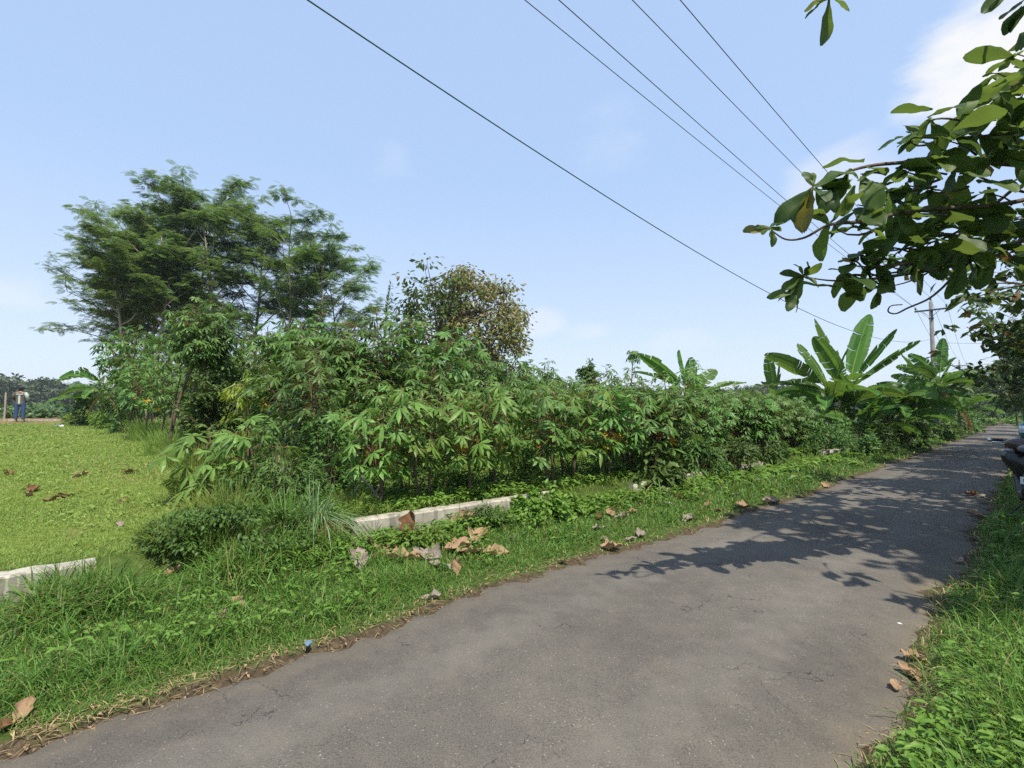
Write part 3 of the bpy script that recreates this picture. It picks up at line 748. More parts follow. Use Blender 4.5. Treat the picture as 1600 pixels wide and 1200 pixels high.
def grove():
    spots = [(208, 36, 14.8, 0, 'pale leaning feathery tree at the lawn end of the grove'), (232, 38, 16.8, 1, 'feathery tree right behind the slim bare trunks at the lawn end'),
             (262, 35, 17.0, 2, 'broad feathery tree with the highest crown but one in the grove'), (298, 37, 17.6, 1, 'tallest feathery tree in the middle of the grove'),
             (345, 36, 17.0, 0, 'feathery tree with a forked pale trunk right of the tallest one'), (395, 39, 16.8, 2, 'feathery tree with airy layered crown, fourth from the right end of the grove'),
             (452, 37, 15.8, 1, 'feathery tree with a dense flat top, third from the right end of the grove'), (505, 38, 14.6, 2, 'lower feathery tree, second from the right end of the grove'),
             (200, 44, 14.0, 2, 'half hidden feathery tree behind the pale leaning one'), (285, 45, 18.4, 0, 'feathery tree standing behind the tallest one'),
             (480, 44, 15.0, 1, 'rear feathery tree behind the lower right-hand one'), (535, 42, 13.2, 0, 'smallest feathery tree at the far right of the grove'), (218, 43, 16.5, 1, 'rear feathery tree deep behind the slim bare trunks'), (205, 31, 12.5, 3, 'slim feathery tree with a long bare pale trunk in front of the grove'), (226, 32, 13.0, 3, 'second slim bare-trunked feathery tree at the front of the grove'), (188, 33, 12.0, 3, 'slim bare-trunked feathery tree nearest the lawn')]
    base = {}
    for k, (px, Z, H, v, lab) in enumerate(spots):
        p = W(px, 640, Z); loc = (p[0], p[1], .85)
        if v not in base:
            t_ = thing('feathery_tree', loc, lab, 'tree', 'feathery trees in the grove'); tr, cr = feather_tree_parts(50 + v, 17.0, [(-1.6, 0), (.8, .5), (.4, -.5), (-2.2, -.4)][v], [.13, .34, .40, .58][v], [1, 1, 1, .7][v])
            tr.build('trunk', BARKP, t_, True); cr.build('crown', SENG, t_); base[v] = t_; t_.scale = (H / 17,) * 3
            if v == 1: t_.rotation_euler.z = 1.0
        else: dup(base[v], loc, [0.25, 2.2, 4.1, 5.3][k % 4] if v else [0, .3, -.3, .2][k % 4], H / 17, lab)
grove()

# ------------------------------------------------------------------ broadleaf trees
def broad_tree_parts(seed, H, R0, trunk_h, leaf, leafS, nb=9, sub=5, tw=5, per=9, lean=(0, 0), squash=1.0, updir=35, lm=0):
    rng = np.random.default_rng(seed); tr = MB(); cr = MB(); n = 8; tt = np.linspace(0, 1, n)
    tp = np.stack([lean[0] * tt + np.cumsum(rng.normal(0, .05, n)), lean[1] * tt + np.cumsum(rng.normal(0, .05, n)), tt * H * .8 - .2], 1)
    r0 = .016 * H; tr.tube(tp, np.linspace(r0, r0 * .25, n), 8); P = []; D = []; N = []
    for k in range(nb):
        t_ = (trunk_h + (H * .8 - trunk_h) * k / (nb - 1)) / (H * .8); i_ = min(t_, .999) * (n - 1); i0 = int(i_); p = tp[i0] + (tp[min(i0 + 1, n - 1)] - tp[i0]) * (i_ - i0)
        a = k * 2.4 + rng.normal(0, .3); L = R0 * (1 - .35 * t_ ** 2) * rng.uniform(.7, 1.1)
        br = curve(p, az(a, R(rng.uniform(updir - 20, updir + 20) + 25 * (k / nb))), L, 5, rng, .12, .02); rb = r0 * .4
        tr.tube(br, np.linspace(rb, rb * .25, len(br)), 5)
        for c in range(sub):
            q = rng.integers(1, 6); sb = curve(br[q], az(a + rng.normal(0, 1.0), R(rng.uniform(-15, 60))), L * rng.uniform(.3, .55), 4, rng, .15, .02)
            tr.tube(sb, np.linspace(rb * .3, .012, len(sb)), 4)
            for w in range(tw):
                q2 = rng.integers(1, 5); tg = curve(sb[q2], az(rng.uniform(0, 2 * pi), R(rng.uniform(-30, 60))), L * rng.uniform(.12, .22), 2, rng, .15)
                if w % 2 == 0: tr.tube(tg, [.012, .009, .006], 3, cap=False)
                an = rng.uniform(0, 2 * pi, per); P.append(tg[rng.integers(1, 3, per)] + rng.normal(0, .07 * leafS / .25, (per, 3)))
                D.append(np.stack([np.cos(an), np.sin(an), rng.uniform(-.9, .35, per)], 1)); N.append(rng.normal(0, .4, (per, 3)) + [0, 0, 1])
    P, D, N = map(np.concatenate, (P, D, N)); P[:, 2] = P[:, 2] * squash
    cr.scatter(leaf, P, frames(D, N), rng.uniform(.65, 1.15, len(P)) * leafS, lm)
    return tr, cr
def broad_tree(name, loc, label, group, leafm, bark, rz=0, **k):
    t_ = thing(name, loc, label, 'tree', group, rz); tr, cr = broad_tree_parts(**k)
    tr.build('trunk', bark, t_, True); cr.build('crown', leafm, t_); return t_
def at(px, Z, z=None):
    p = W(px, 640, Z); return (p[0], p[1], gz(p[0], p[1]) if z is None else z)
def round_tree(name, loc, label, leafm, bark, seed, H, z0, rx, ry, K, per, leaf, leafS, cr_r=.42, off=(0, 0), gap=.0, group=None):
    """trunk, forking limbs and leaf bunches spread through an uneven rounded crown"""
    rng = np.random.default_rng(seed); t_ = thing(name, loc, label, 'tree', group); tr = MB(); cr = MB(); zc = (H + z0) / 2; hz_ = (H - z0) / 2
    tk = curve((0, 0, -.2), (off[0] * .1, off[1] * .1, 1), zc, 7, rng, .05); tr.tube(tk, np.linspace(.017 * H, .009 * H, 8), 8); P = []; D = []; N = []
    limbs = []
    for k in range(7):
        a = k * 2.4; e = np.array([off[0] + cos(a) * rx * .55, off[1] + sin(a) * ry * .55, zc + hz_ * rng.uniform(-.3, .6)]); b = tk[rng.integers(3, 8)]
        c = bez(b, (b + e) / 2 + np.array([0, 0, -.2]), e, 8); limbs.append(c); tr.tube(c, np.linspace(.008 * H, .003 * H, 8), 6)
    for k in range(K):
        u = rng.normal(0, 1, 3); u /= np.linalg.norm(u); r = rng.uniform(.35, 1.0) ** .5 * (1 + .16 * sin(u[0] * 5 + seed) + .12 * sin(u[2] * 6 + u[1] * 4)); 
        if sin(u[0] * 4 + seed * 1.3) * sin(u[2] * 5 + seed) > .75 - gap: continue
        c = np.array([off[0], off[1], zc]) + u * r * [rx, ry, hz_]; lb = min(limbs, key=lambda q: np.min(np.linalg.norm(q - c, axis=1))); b = lb[np.argmin(np.linalg.norm(lb - c, axis=1))]
        tr.tube(bez(b, (b + c) / 2 + rng.normal(0, .12, 3), c, 5), [.028, .022, .016, .012, .008], 4, cap=False)
        m_ = int(per * rng.uniform(.6, 1.3)); v = rng.normal(0, 1, (m_, 3)) * [1, 1, .6]; P.append(c + v * cr_r * .55); D.append(v * [1, 1, .5] + rng.normal(0, .4, (m_, 3)) - [0, 0, .5]); N.append(rng.normal(0, .5, (m_, 3)) + [0, 0, .8])
    P, D, N = map(np.concatenate, (P, D, N)); cr.scatter(leaf, P, frames(D, N), rng.uniform(.6, 1.15, len(P)) * leafS)
    tr.build('trunk', bark, t_, True); cr.build('crown', leafm, t_); return t_
round_tree('teak_tree', at(675, 25), 'sparse green broadleaf tree with open gappy crown behind the cassava', TEAK, BARKD, 3, 8.5, 2.6, 1.9, 1.8, 115, 19, OBOV, .31, .5, gap=.3)
round_tree('teak_tree', at(748, 27), 'round broadleaf tree with browning dry leaves and flower heads', TEAKB, BARKD, 4, 8.9, 2.2, 2.5, 2.4, 430, 28, OBOV, .25, .45, gap=.06)
broad_tree('citrus_bush', at(925, 15.5), 'dark green pointed citrus bush rising from the cassava hedge', None, SHRUB, BARKD, seed=5, H=3.0, R0=.85, trunk_h=.7, leaf=OV, leafS=.13, nb=12, sub=5, tw=5, per=9)
broad_tree('leafy_sapling', at(322, 11.2), 'round dark leafy sapling under the tall leaning cassava tree', None, SHRUB, BARKD, seed=6, H=1.75, R0=.8, trunk_h=.25, leaf=OV, leafS=.15, nb=12, sub=5, tw=4, per=8)
broad_tree('leafy_sapling', at(345, 12.4), 'dark bush standing behind the round leafy sapling', None, SHRUB, BARKD, seed=16, H=2.3, R0=1.0, trunk_h=.25, leaf=OV, leafS=.15, nb=12, sub=5, tw=4, per=8)
def yellow_sapling():
    loc = at(398, 10.6); t_ = thing('yellow_sapling', loc, 'young sapling with drooping yellow-green leaves on a thin pale stem', 'sapling'); rng = np.random.default_rng(8); st = MB(); cr = MB()
    tr_ = curve((0, 0, -.1), (0.03, 0, 1), 2.05, 6, rng, .04); st.tube(tr_, np.linspace(.028, .01, 7), 6); P = []; D = []
    for k in range(22):
        a = k * 2.4; q = rng.uniform(1.6, 5.9); i0 = int(q); p = tr_[i0] + (tr_[i0 + 1] - tr_[i0]) * (q - i0)
        br = bez(p, p + az(a, .5) * .3, p + az(a, .0) * rng.uniform(.35, .6) + np.array([0, 0, -.08]), 6); st.tube(br, .005, 4)
        for b in br[1:]:
            for z in range(6): P.append(b + rng.normal(0, .03, 3)); D.append(az(a + rng.normal(0, .9), R(rng.uniform(-85, -35))))
    cr.scatter(LANCE, P, frames(D, rng.normal(0, .6, (len(P), 3)) + [0, 0, .3]), rng.uniform(.12, .2, len(P)))
    st.build('trunk', BARKP, t_, True); cr.build('crown', YGREEN, t_)
yellow_sapling()

# ------------------------------------------------------------------ banana plants
def banana_leaf(p0, a, e0, L, wd, bendd, rng, torn=.35, vee=.25, roll=0.0):
    mb = MB(); n = 26; pts = [np.asarray(p0, float)]; e = e0
    a0 = a
    for i in range(n):
        e = e - bendd / n * (0.4 + 1.4 * i / n); a0 = a0 + rng.normal(0, .01); pts.append(pts[-1] + az(a0, e) * L / n)
    pts = np.array(pts); T = np.gradient(pts, axis=0); T /= np.linalg.norm(T, axis=1)[:, None]
    lat0 = np.array([-sin(a), cos(a), 0]); lat = np.tile(lat0, (n + 1, 1)); nor = np.cross(lat, T); nor[nor[:, 2] < 0] *= 1
    nor = np.cross(T, lat); nor = -nor
    cr_, sr_ = cos(roll), sin(roll); lat, nor = lat * cr_ + nor * sr_, nor * cr_ - lat * sr_
    mb.tube(pts[:-1], np.linspace(.022, .004, n), 5, 1, cap=False)
    t = np.linspace(0, 1, n + 1); i0 = 4; u = np.clip((t - i0 / n) / (1 - i0 / n), 0, 1)
    wid = wd * (np.sin(pi * np.clip(u * .93 + .07, 0, 1)) ** .5) * (u > 0); wid[-1] = wd * .12
    for sd_ in (-1, 1):
        i = i0
        while i < n:
            g = min(int(rng.choice([1, 2, 3, 5, 9], p=[torn * .4, torn * .35, torn * .25, (1 - torn) * .5, (1 - torn) * .5])), n - i)
            v = vee + rng.normal(0, .10) - (.3 * torn * rng.random() if g < 3 else 0); ins = .012 if g < 9 else 0
            V = []; f = []
            for q in range(g + 1):
                j = i + q; b = pts[j]
                l1 = lat[j] * sd_ * cos(v) + nor[j] * sin(v); v2 = v - .5; l2 = lat[j] * sd_ * cos(v2) + nor[j] * sin(v2)
                sk = T[j] * wid[j] * .25 + T[j] * (ins if q == 0 else -ins if q == g else 0); jag = 1 - (.10 * rng.random() * torn * 2)
                V += [b, b + l1 * wid[j] * .5 + sk * .4, b + (l1 * .5 + l2 * .5) * wid[j] * jag + sk]
            for q in range(g):
                c = 3 * q; f += [[c, c + 3, c + 4, c + 1], [c + 1, c + 4, c + 5, c + 2]]
            mb.add(np.array(V), np.array(f), 0); i += g
    return mb
def banana(loc, label, group, seed, H=2.4, leaves=None, n=9, L=2.0, wd=.27, dead=2, rz=0.0, torn=.35, thick=.11, extra=6):
    rng = np.random.default_rng(seed); t_ = thing('banana_plant', loc, label, 'banana plant', group, rz)
    c = curve((0, 0, -.1), (rng.normal(0, .05), rng.normal(0, .05), 1), H, 6, rng, .03)
    MB().tube(c, np.linspace(thick, thick * .5, 7), 10).build('pseudostem', BANST, t_, True)
    if leaves is None:
        leaves = []
        for k in range(n): leaves.append((k * 2.4 + rng.normal(0, .3), R(rng.uniform(70, 82) - 60 * (k / n)), L * rng.uniform(.8, 1.1), .5 + 1.1 * k / n))
    for k in range(extra): leaves = leaves + [(rng.uniform(0, 6.28), R(rng.uniform(5, 60)), L * rng.uniform(.75, 1.1), rng.uniform(.6, 1.3))]
    for k, (a, e, l, b) in enumerate(leaves):
        banana_leaf(c[-1] - np.array([0, 0, .06 * k]), a, e, l, wd, b, rng, torn, .48 if e > .7 else -.05, (rng.choice([-1, 1]) * rng.uniform(.5, 1.0) if e > .6 and abs(sin(a)) < .6 else rng.normal(0, .4))).build('leaf', [BANA, BANRIB], t_)
    for k in range(dead):
        banana_leaf(c[-1] - np.array([0, 0, .35 + .1 * k]), rng.uniform(0, 6.28), -.9, L * .7, wd * .5, .7, rng, .9, -.9).build('dead_leaf', [BANY, BANY], t_)
    return t_
GB = 'banana plants'
def bz(px, Z): p = W(px, 640, Z); return (p[0], p[1], gz(p[0], p[1]))
# the big clump beside the road: upright broad leaves over a fan of spreading ones
UP = lambda a, e, l, b=.25: (R(a), R(e), l, b)
banana(bz(1322, 20.2), 'big bright banana plant with tall upright leaves fanning over the roadside clump', GB, 1, 2.2, [UP(20, 70, 2.9, .2), UP(8, 54, 2.9, .3), UP(-15, 46, 2.7, .35), UP(165, 74, 2.8, .2), UP(190, 62, 2.4, .3), UP(255, 40, 2.0, .9), UP(290, 25, 1.9, 1.1), UP(330, 20, 2.0, 1.1), UP(215, 15, 2.1, 1.2), UP(30, 15, 2.0, .9), UP(150, 25, 1.9, 1.0)], wd=.36, torn=.5).scale = (1.17,) * 3
banana(bz(1290, 19.6), 'banana plant at the left of the big clump with one long leaf reaching left', GB, 2, 2.0, [UP(178, 35, 2.5, .25), UP(172, 15, 2.5, .45), UP(150, 70, 2.0, .3), UP(200, 55, 2.1, .4), UP(262, 65, 1.9, .5), UP(285, 30, 1.8, 1.2), UP(230, 18, 1.9, 1.1), UP(120, 40, 1.8, .6)], wd=.33, torn=.55).scale = (1.17,) * 3
banana(bz(1375, 20.0), 'banana plant at the right of the big clump with ragged yellowish drooping leaves', GB, 3, 1.7, [UP(10, 30, 2.2, .7), UP(345, 15, 2.2, .9), UP(320, 35, 2.0, 1.1), UP(280, 40, 1.8, 1.3), UP(250, 20, 1.7, 1.2), UP(35, 55, 1.9, .5), UP(170, 45, 1.8, .9), UP(5, 5, 1.9, .8)], wd=.33, torn=.8, dead=5).scale = (1.17,) * 3
banana(bz(1345, 18.2), 'short young banana plant low in front of the big clump', GB, 4, .9, [UP(300, 50, 1.4, 1.0), UP(255, 55, 1.4, 1.1), UP(20, 45, 1.4, 1.0), UP(190, 45, 1.4, 1.0), UP(340, 25, 1.4, 1.2)], wd=.24, dead=1).scale = (1.17,) * 3
banana(bz(1212, 21), 'banana plant mostly hidden behind the hedge, two upright leaves showing', GB, 5, 2.0, [UP(178, 84, 1.8, .1), UP(15, 82, 1.8, .1), UP(175, 8, 1.9, .5), UP(350, 12, 1.9, .6)], wd=.28, torn=.5)
banana(bz(1078, 14.6), 'banana plant rising above the middle of the hedge with leaves splayed left and right', GB, 6, 1.95, [UP(172, 45, 1.8, .3), UP(165, 28, 1.7, .3), UP(100, 78, 1.4, .2), UP(60, 70, 1.3, .2), UP(25, 45, 1.5, .4), UP(5, 22, 1.9, .3), UP(350, 12, 1.9, .5), UP(185, 8, 1.8, .4), UP(275, 60, 1.2, .9), UP(300, 30, 1.4, 1.0)], wd=.27, torn=.5)
banana(bz(1160, 17), 'low banana plant just right of the splayed one, flat leaves at hedge height', GB, 7, 1.4, [UP(178, 10, 1.8, .5), UP(5, 12, 1.9, .6), UP(40, 40, 1.5, .5), UP(160, 30, 1.5, .6)], wd=.28, torn=.5)
banana(bz(1476, 29), 'dark banana plant near the power pole with one tall bright upright leaf', GB, 8, 3.5, [UP(10, 83, 2.5, .1), UP(160, 60, 2.2, .5), UP(190, 40, 2.3, .9), UP(140, 45, 2.3, .7), UP(0, 30, 2.4, .9), UP(345, 45, 2.2, 1.0), UP(280, 50, 2.0, 1.3), UP(310, 30, 2.0, 1.3), UP(220, 30, 2.1, 1.2), UP(30, 58, 2.3, .5)], wd=.37, torn=.7, dead=4)
banana(bz(1452, 30), 'ragged dark banana plant left of the one with the tall bright leaf', GB, 9, 3.0, None, n=10, L=2.4, wd=.33, torn=.7, dead=5)
banana(bz(1500, 32), 'banana plant right of the power pole leaning its leaves over the verge', GB, 10, 2.4, None, n=10, L=2.5, wd=.33, torn=.6, dead=3)
banana(bz(1405, 22), 'small banana plant between the big clump and the dark ones', GB, 12, 1.3, None, n=8, L=1.8, wd=.28, torn=.5, dead=2)
banana(bz(158, 23), 'banana plant at the grove edge with arched brown-fringed leaves over the lawn', GB, 11, 2.0, [UP(178, 28, 2.2, .9), UP(186, 40, 2.4, 1.5), UP(170, 50, 1.8, .8), UP(20, 60, 1.8, .8), UP(80, 60, 1.6, .9), UP(200, 15, 2.0, 1.2), UP(280, 20, 1.6, 1.3), UP(330, 30, 1.6, 1.2), UP(250, 45, 1.6, 1.3)], wd=.27, torn=.9, dead=2)

# ------------------------------------------------------------------ palms
def palm_frond(p0, a, e0, L, bendd, rng, lf=.45, nl=30):
    mb = MB(); n = 14; pts = [np.asarray(p0, float)]; e = e0
    for i in range(n): e -= bendd / n * (.4 + 1.2 * i / n); pts.append(pts[-1] + az(a, e) * L / n)
    pts = np.array(pts); T = np.gradient(pts, axis=0); T /= np.linalg.norm(T, axis=1)[:, None]; lat = np.array([-sin(a), cos(a), 0])
    mb.tube(pts, np.linspace(.03, .006, n + 1), 4, 1, cap=False); P = []; D = []; N = []; S = []
    for i in range(nl):
        u = .15 + .84 * i / nl; j = u * n; j0 = min(int(j), n - 1); p = pts[j0] + (pts[j0 + 1] - pts[j0]) * (j - j0)
        for sd_ in (-1, 1):
            P.append(p); D.append(lat * sd_ + T[j0] * .75 + np.array([0, 0, -.25 + rng.normal(0, .15)])); N.append(np.array([0, 0, 1]) + rng.normal(0, .2, 3)); S.append(lf * (sin(pi * (.12 + .8 * u)) ** .6) * rng.uniform(.85, 1.1))
    mb.scatter(T_blade(.085, .01, .35, 2, 'ov'), P, frames(D, N), S, 0); return mb
def palm(loc, label, seed, H, fr, lf=.5):
    rng = np.random.default_rng(seed); t_ = thing('palm_tree', loc, label, 'palm'); c = curve((0, 0, -.1), (0, 0, 1), H, 6, rng, .02)
    MB().tube(c, np.linspace(.16, .12, 7), 9).build('trunk', BARKP, t_, True)
    for a, e, l, b, y in fr: palm_frond(c[-1], R(a), R(e), l, b, rng, lf).build('frond', [PALMY if y else PALM, BANRIB], t_)
palm(bz(602, 20), 'young coconut palm with one upright spear frond and yellowing side fronds behind the cassava', 1, 3.8,
     [(0, 88, 2.6, .12, 0), (100, 82, 2.3, .3, 0), (180, 52, 2.2, 1.2, 1), (168, 42, 2.3, 1.4, 1), (10, 58, 2.2, .8, 0), (352, 48, 2.2, 1.1, 1), (200, 64, 2.1, 1.0, 0), (280, 45, 1.9, 1.5, 0), (60, 50, 1.9, 1.0, 0)], .68)
palm(bz(828, 21), 'small dark palm top peeping over the hedge', 2, 1.5, [(k * 47 + 10, 75 - (k % 3) * 18, 1.35, .9, 0) for k in range(9)], .3)

# ------------------------------------------------------------------ overhanging teak tree on the right, its trunk outside the picture
def near_teak():
    rng = np.random.default_rng(21)
    tx, ty = 5.6, 4.6; loc = (tx, ty, gz(tx, ty)); o = np.array(loc)
    t_ = thing('teak_tree', loc, 'near teak tree reaching its dark leafy branches over the road from the right', 'tree', 'teak trees along the road')
    tr = MB(); cr = MB(); trunk = bez((0, 0, -.2), (-.1, 0, 3), (.1, .1, 7.5), 9); tr.tube(trunk, np.linspace(.17, .07, 9), 10)
    P = []; D = []; N = []; S = []
    def leaf(p, d, s, n=None, wf=1.0): P.append(p); D.append(d); S.append(np.array([wf, 1, 1]) * s); N.append(n if n is not None else np.array([0, 0, 1]) + rng.normal(0, .35, 3))
    def rosette(p, n=6, s=.33, drop=-.35, sp=.5):
        a0 = rng.uniform(0, 6.28)
        for k in range(n): leaf(p + rng.normal(0, .03, 3), az(a0 + k * 6.28 / n + rng.normal(0, .35), drop + rng.normal(0, sp)), s * rng.uniform(.7, 1.15))
    def leaf_px(p, a, b, Z, s=1.0):
        """a leaf laid from one picture point to another at a distance"""
        q0 = W(*a, Z); q1 = W(*b, Z + rng.normal(0, .08)); v = q1 - q0; leaf(q0, v, np.linalg.norm(v) * s, np.array([0, -.75, .6]) + rng.normal(0, .35, 3), .85)
        if rng.random() < .75: v2 = v + rng.normal(0, .35, 3) * np.linalg.norm(v); leaf(q0, v2, np.linalg.norm(v) * s * rng.uniform(.6, .95), None, .75)
    def branch(pix, r0=.016, r1=.005, root=None):
        pts = np.array([W(*q) for q in pix]); 
        if root is not None: pts = np.vstack([root, pts])
        m_ = []
        for i in range(len(pts) - 1):
            p0, p1, p2, p3 = pts[max(i - 1, 0)], pts[i], pts[i + 1], pts[min(i + 2, len(pts) - 1)]
            for u in np.linspace(0, 1, 5, endpoint=False): m_.append(.5 * ((2 * p1) + (p2 - p0) * u + (2 * p0 - 5 * p1 + 4 * p2 - p3) * u * u + (3 * p1 - p0 - 3 * p2 + p3) * u ** 3))
        m_.append(pts[-1]); m_ = np.array(m_); tr.tube(m_ - o, np.linspace(r0, r1, len(m_)), 6); return m_
    r1 = o + trunk[4]; r2 = o + trunk[3]; r3 = o + trunk[6]
    branch([(1700, 262, 4.3), (1600, 258, 4.1), (1500, 252, 4.0), (1384, 256, 3.8), (1323, 269, 3.65), (1271, 295, 3.55)], .03, .005, r1)
    branch([(1680, 300, 4.2), (1560, 320, 4.0), (1427, 329, 3.8), (1358, 345, 3.65), (1297, 351, 3.6), (1258, 371, 3.5), (1228, 374, 3.5), (1206, 360, 3.5)], .024, .004, r1)
    branch([(1690, 340, 4.6), (1590, 380, 4.4), (1500, 412, 4.2), (1410, 429, 4.0), (1341, 438, 3.9), (1293, 438, 3.85), (1256, 432, 3.8)], .026, .004, r2)
    branch([(1590, 380, 4.4), (1530, 400, 4.3), (1492, 430, 4.2), (1471, 451, 4.1), (1449, 468, 4.1), (1419, 481, 4.05), (1400, 490, 4.05), (1388, 487, 4.05), (1392, 478, 4.05), (1410, 476, 4.05)], .012, .004)
    branch([(1700, 180, 4.0), (1600, 205, 3.9), (1500, 215, 3.8), (1430, 215, 3.7)], .022, .006, r3)
    branch([(1690, 100, 3.8), (1610, 120, 3.7), (1560, 150, 3.7)], .02, .006, r3)
    branch([(1590, 290, 4.3), (1500, 360, 4.1), (1430, 385, 4.0), (1370, 395, 3.9)], .014, .005)
    branch([(1700, 310, 4.5), (1600, 300, 4.4), (1531, 277, 4.2)], .02, .008, r2)
    branch([(1500, -160, 2.7), (1400, -110, 2.75), (1330, -60, 2.8), (1293, -5, 2.85)], .012, .004, r3)
    branch([(1462, 420, 4.1), (1420, 440, 4.0), (1378, 450, 3.95)], .008, .004)
    # leaves that can be told apart in the picture
    for a, b, Z in (((1271, 295), (1213, 342), 3.55), ((1268, 297), (1246, 349), 3.55), ((1272, 292), (1334, 254), 3.55), ((1270, 292), (1258, 264), 3.55), ((1275, 295), (1310, 298), 3.6), ((1300, 292), (1288, 330), 3.6), ((1335, 290), (1318, 336), 3.65), ((1325, 270), (1300, 318), 3.6),
                    ((1340, 284), (1372, 258), 3.7), ((1345, 285), (1378, 300), 3.7), ((1330, 283), (1290, 280), 3.65), ((1340, 280), (1332, 262), 3.7),
                    ((1206, 358), (1166, 354), 3.5), ((1206, 358), (1211, 382), 3.5), ((1204, 356), (1220, 342), 3.5), ((1200, 357), (1184, 351), 3.5),
                    ((1358, 345), (1378, 310), 3.65), ((1362, 345), (1342, 356), 3.65), ((1385, 340), (1374, 368), 3.7), ((1400, 335), (1430, 366), 3.75),
                    ((1256, 432), (1222, 423), 3.8), ((1256, 430), (1222, 449), 3.8), ((1255, 430), (1246, 410), 3.8), ((1258, 430), (1268, 408), 3.8), ((1258, 432), (1284, 445), 3.8), ((1254, 434), (1240, 470), 3.8), ((1250, 440), (1228, 470), 3.8), ((1252, 432), (1282, 418), 3.8), ((1244, 458), (1232, 482), 3.8), ((1240, 460), (1250, 486), 3.8), ((1240, 458), (1200, 460), 3.8),
                    ((1378, 450), (1325, 452), 3.95), ((1374, 450), (1366, 484), 3.95), ((1376, 448), (1392, 440), 3.95), ((1376, 446), (1360, 434), 3.95), ((1380, 452), (1400, 452), 3.95),
                    ((1500, 400), (1494, 466), 4.0), ((1510, 390), (1530, 440), 4.1), ((1455, 400), (1428, 425), 4.0),
                    ((1293, -2), (1256, 22), 2.85), ((1293, 0), (1294, 66), 2.85), ((1295, -2), (1334, 8), 2.85), ((1296, -6), (1330, -30), 2.85), ((1290, -8), (1262, -34), 2.85),
                    ((1625, 30), (1582, 74), 3.4), ((1580, -20), (1542, 8), 3.3), ((1600, -15), (1555, -25), 3.3),
                    ((1430, 215), (1402, 236), 3.7), ((1432, 214), (1420, 186), 3.7), ((1430, 213), (1460, 180), 3.7), ((1440, 250), (1500, 232), 3.8), ((1400, 255), (1440, 243), 3.8),
                    ((1340, 438), (1302, 412), 3.9), ((1345, 436), (1310, 430), 3.9), ((1360, 434), (1332, 396), 3.9), ((1395, 430), (1380, 452), 4.0)):
        leaf_px(None, a, b, Z)
    # the thick of the foliage
    for px, py, Z, n in ((1420, 215, 3.7, 6), (1450, 190, 3.7, 6), (1480, 220, 3.8, 8), (1510, 180, 3.8, 7), (1530, 215, 3.9, 8), (1560, 150, 3.7, 7), (1590, 180, 3.8, 8), (1565, 240, 3.9, 7), (1600, 225, 4.0, 7), (1455, 250, 3.8, 6), (1500, 262, 3.9, 6),
                          (1405, 262, 3.8, 6), (1420, 290, 3.8, 5), (1600, 120, 3.7, 7), (1620, 160, 3.8, 8), (1560, 115, 3.7, 4), (1590, 85, 3.7, 4),
                          (1455, 300, 3.9, 6), (1490, 320, 4.0, 6), (1425, 335, 3.8, 6), (1460, 350, 4.0, 7), (1500, 345, 4.1, 7), (1540, 335, 4.1, 6), (1575, 350, 4.2, 6), (1600, 330, 4.2, 6), (1530, 300, 4.0, 4),
                          (1375, 385, 3.9, 5), (1405, 390, 3.9, 7), (1440, 385, 4.0, 7), (1475, 375, 4.1, 7), (1515, 378, 4.2, 7), (1555, 385, 4.3, 7), (1590, 395, 4.3, 6), (1380, 412, 3.9, 5), (1415, 412, 4.0, 5), (1345, 405, 3.9, 5), (1330, 415, 3.9, 5), (1500, 392, 4.2, 6), (1545, 398, 4.2, 5), (1470, 385, 4.1, 5),
                          (1300, 349, 3.65, 4), (1330, 346, 3.65, 4), (1400, 333, 3.8, 5), (1345, 272, 3.7, 4), (1310, 436, 3.9, 5), (1362, 431, 3.95, 5), (1440, 250, 3.85, 5), (1392, 300, 3.8, 4), (1340, 320, 3.75, 3), (1640, 200, 4.0, 8), (1660, 260, 4.2, 8), (1650, 330, 4.3, 8), (1640, 400, 4.4, 8), (1700, 150, 4.0, 8)):
        p = W(px, py, Z)
        rosette(p, max(3, n - 2), .30, -.35, .5)
        q = p + np.array([rng.uniform(.25, .5), rng.uniform(.0, .25), rng.uniform(-.08, .12)]); tr.tube(bez(p, (p + q) / 2 + rng.normal(0, .05, 3), q, 5) - o, np.linspace(.005, .011, 5), 4, cap=False)
    # the rest of the crown, beyond the picture's right edge
    for k in range(17):
        a = k * 2.4; z0 = rng.uniform(3.4, 7.2); p0 = np.array([trunk[:, 0].mean(), 0, z0]); L = rng.uniform(1.6, 2.7)
        br = curve(p0, az(a, rng.uniform(-.05, .5)), L, 6, rng, .08, -.02); ab = br + o
        if np.any((ab[:, 1] < 1.6)) or np.any((ab[:, 0] / np.maximum(ab[:, 1], .1) < 1.12)): continue
        tr.tube(br, np.linspace(.035, .01, 7), 5)
        for q in range(14):
            j = rng.uniform(1.5, 6); j0 = min(int(j), 5); rosette(ab[j0] + (ab[j0 + 1] - ab[j0]) * (j - j0) + rng.normal(0, .22, 3), 7, .33)
    P_, D_, N_, S_ = map(np.array, (P, D, N, S)); ch = rng.integers(0, 4, len(P_)); M = frames(D_, N_)
    for c in range(4): w = ch == c; cr.scatter(TEAKS[c], P_[w] - o, M[w], S_[w], 0)
    tr.build('trunk', BARKD, t_, True); cr.build('crown', TEAK, t_, True)
near_teak()
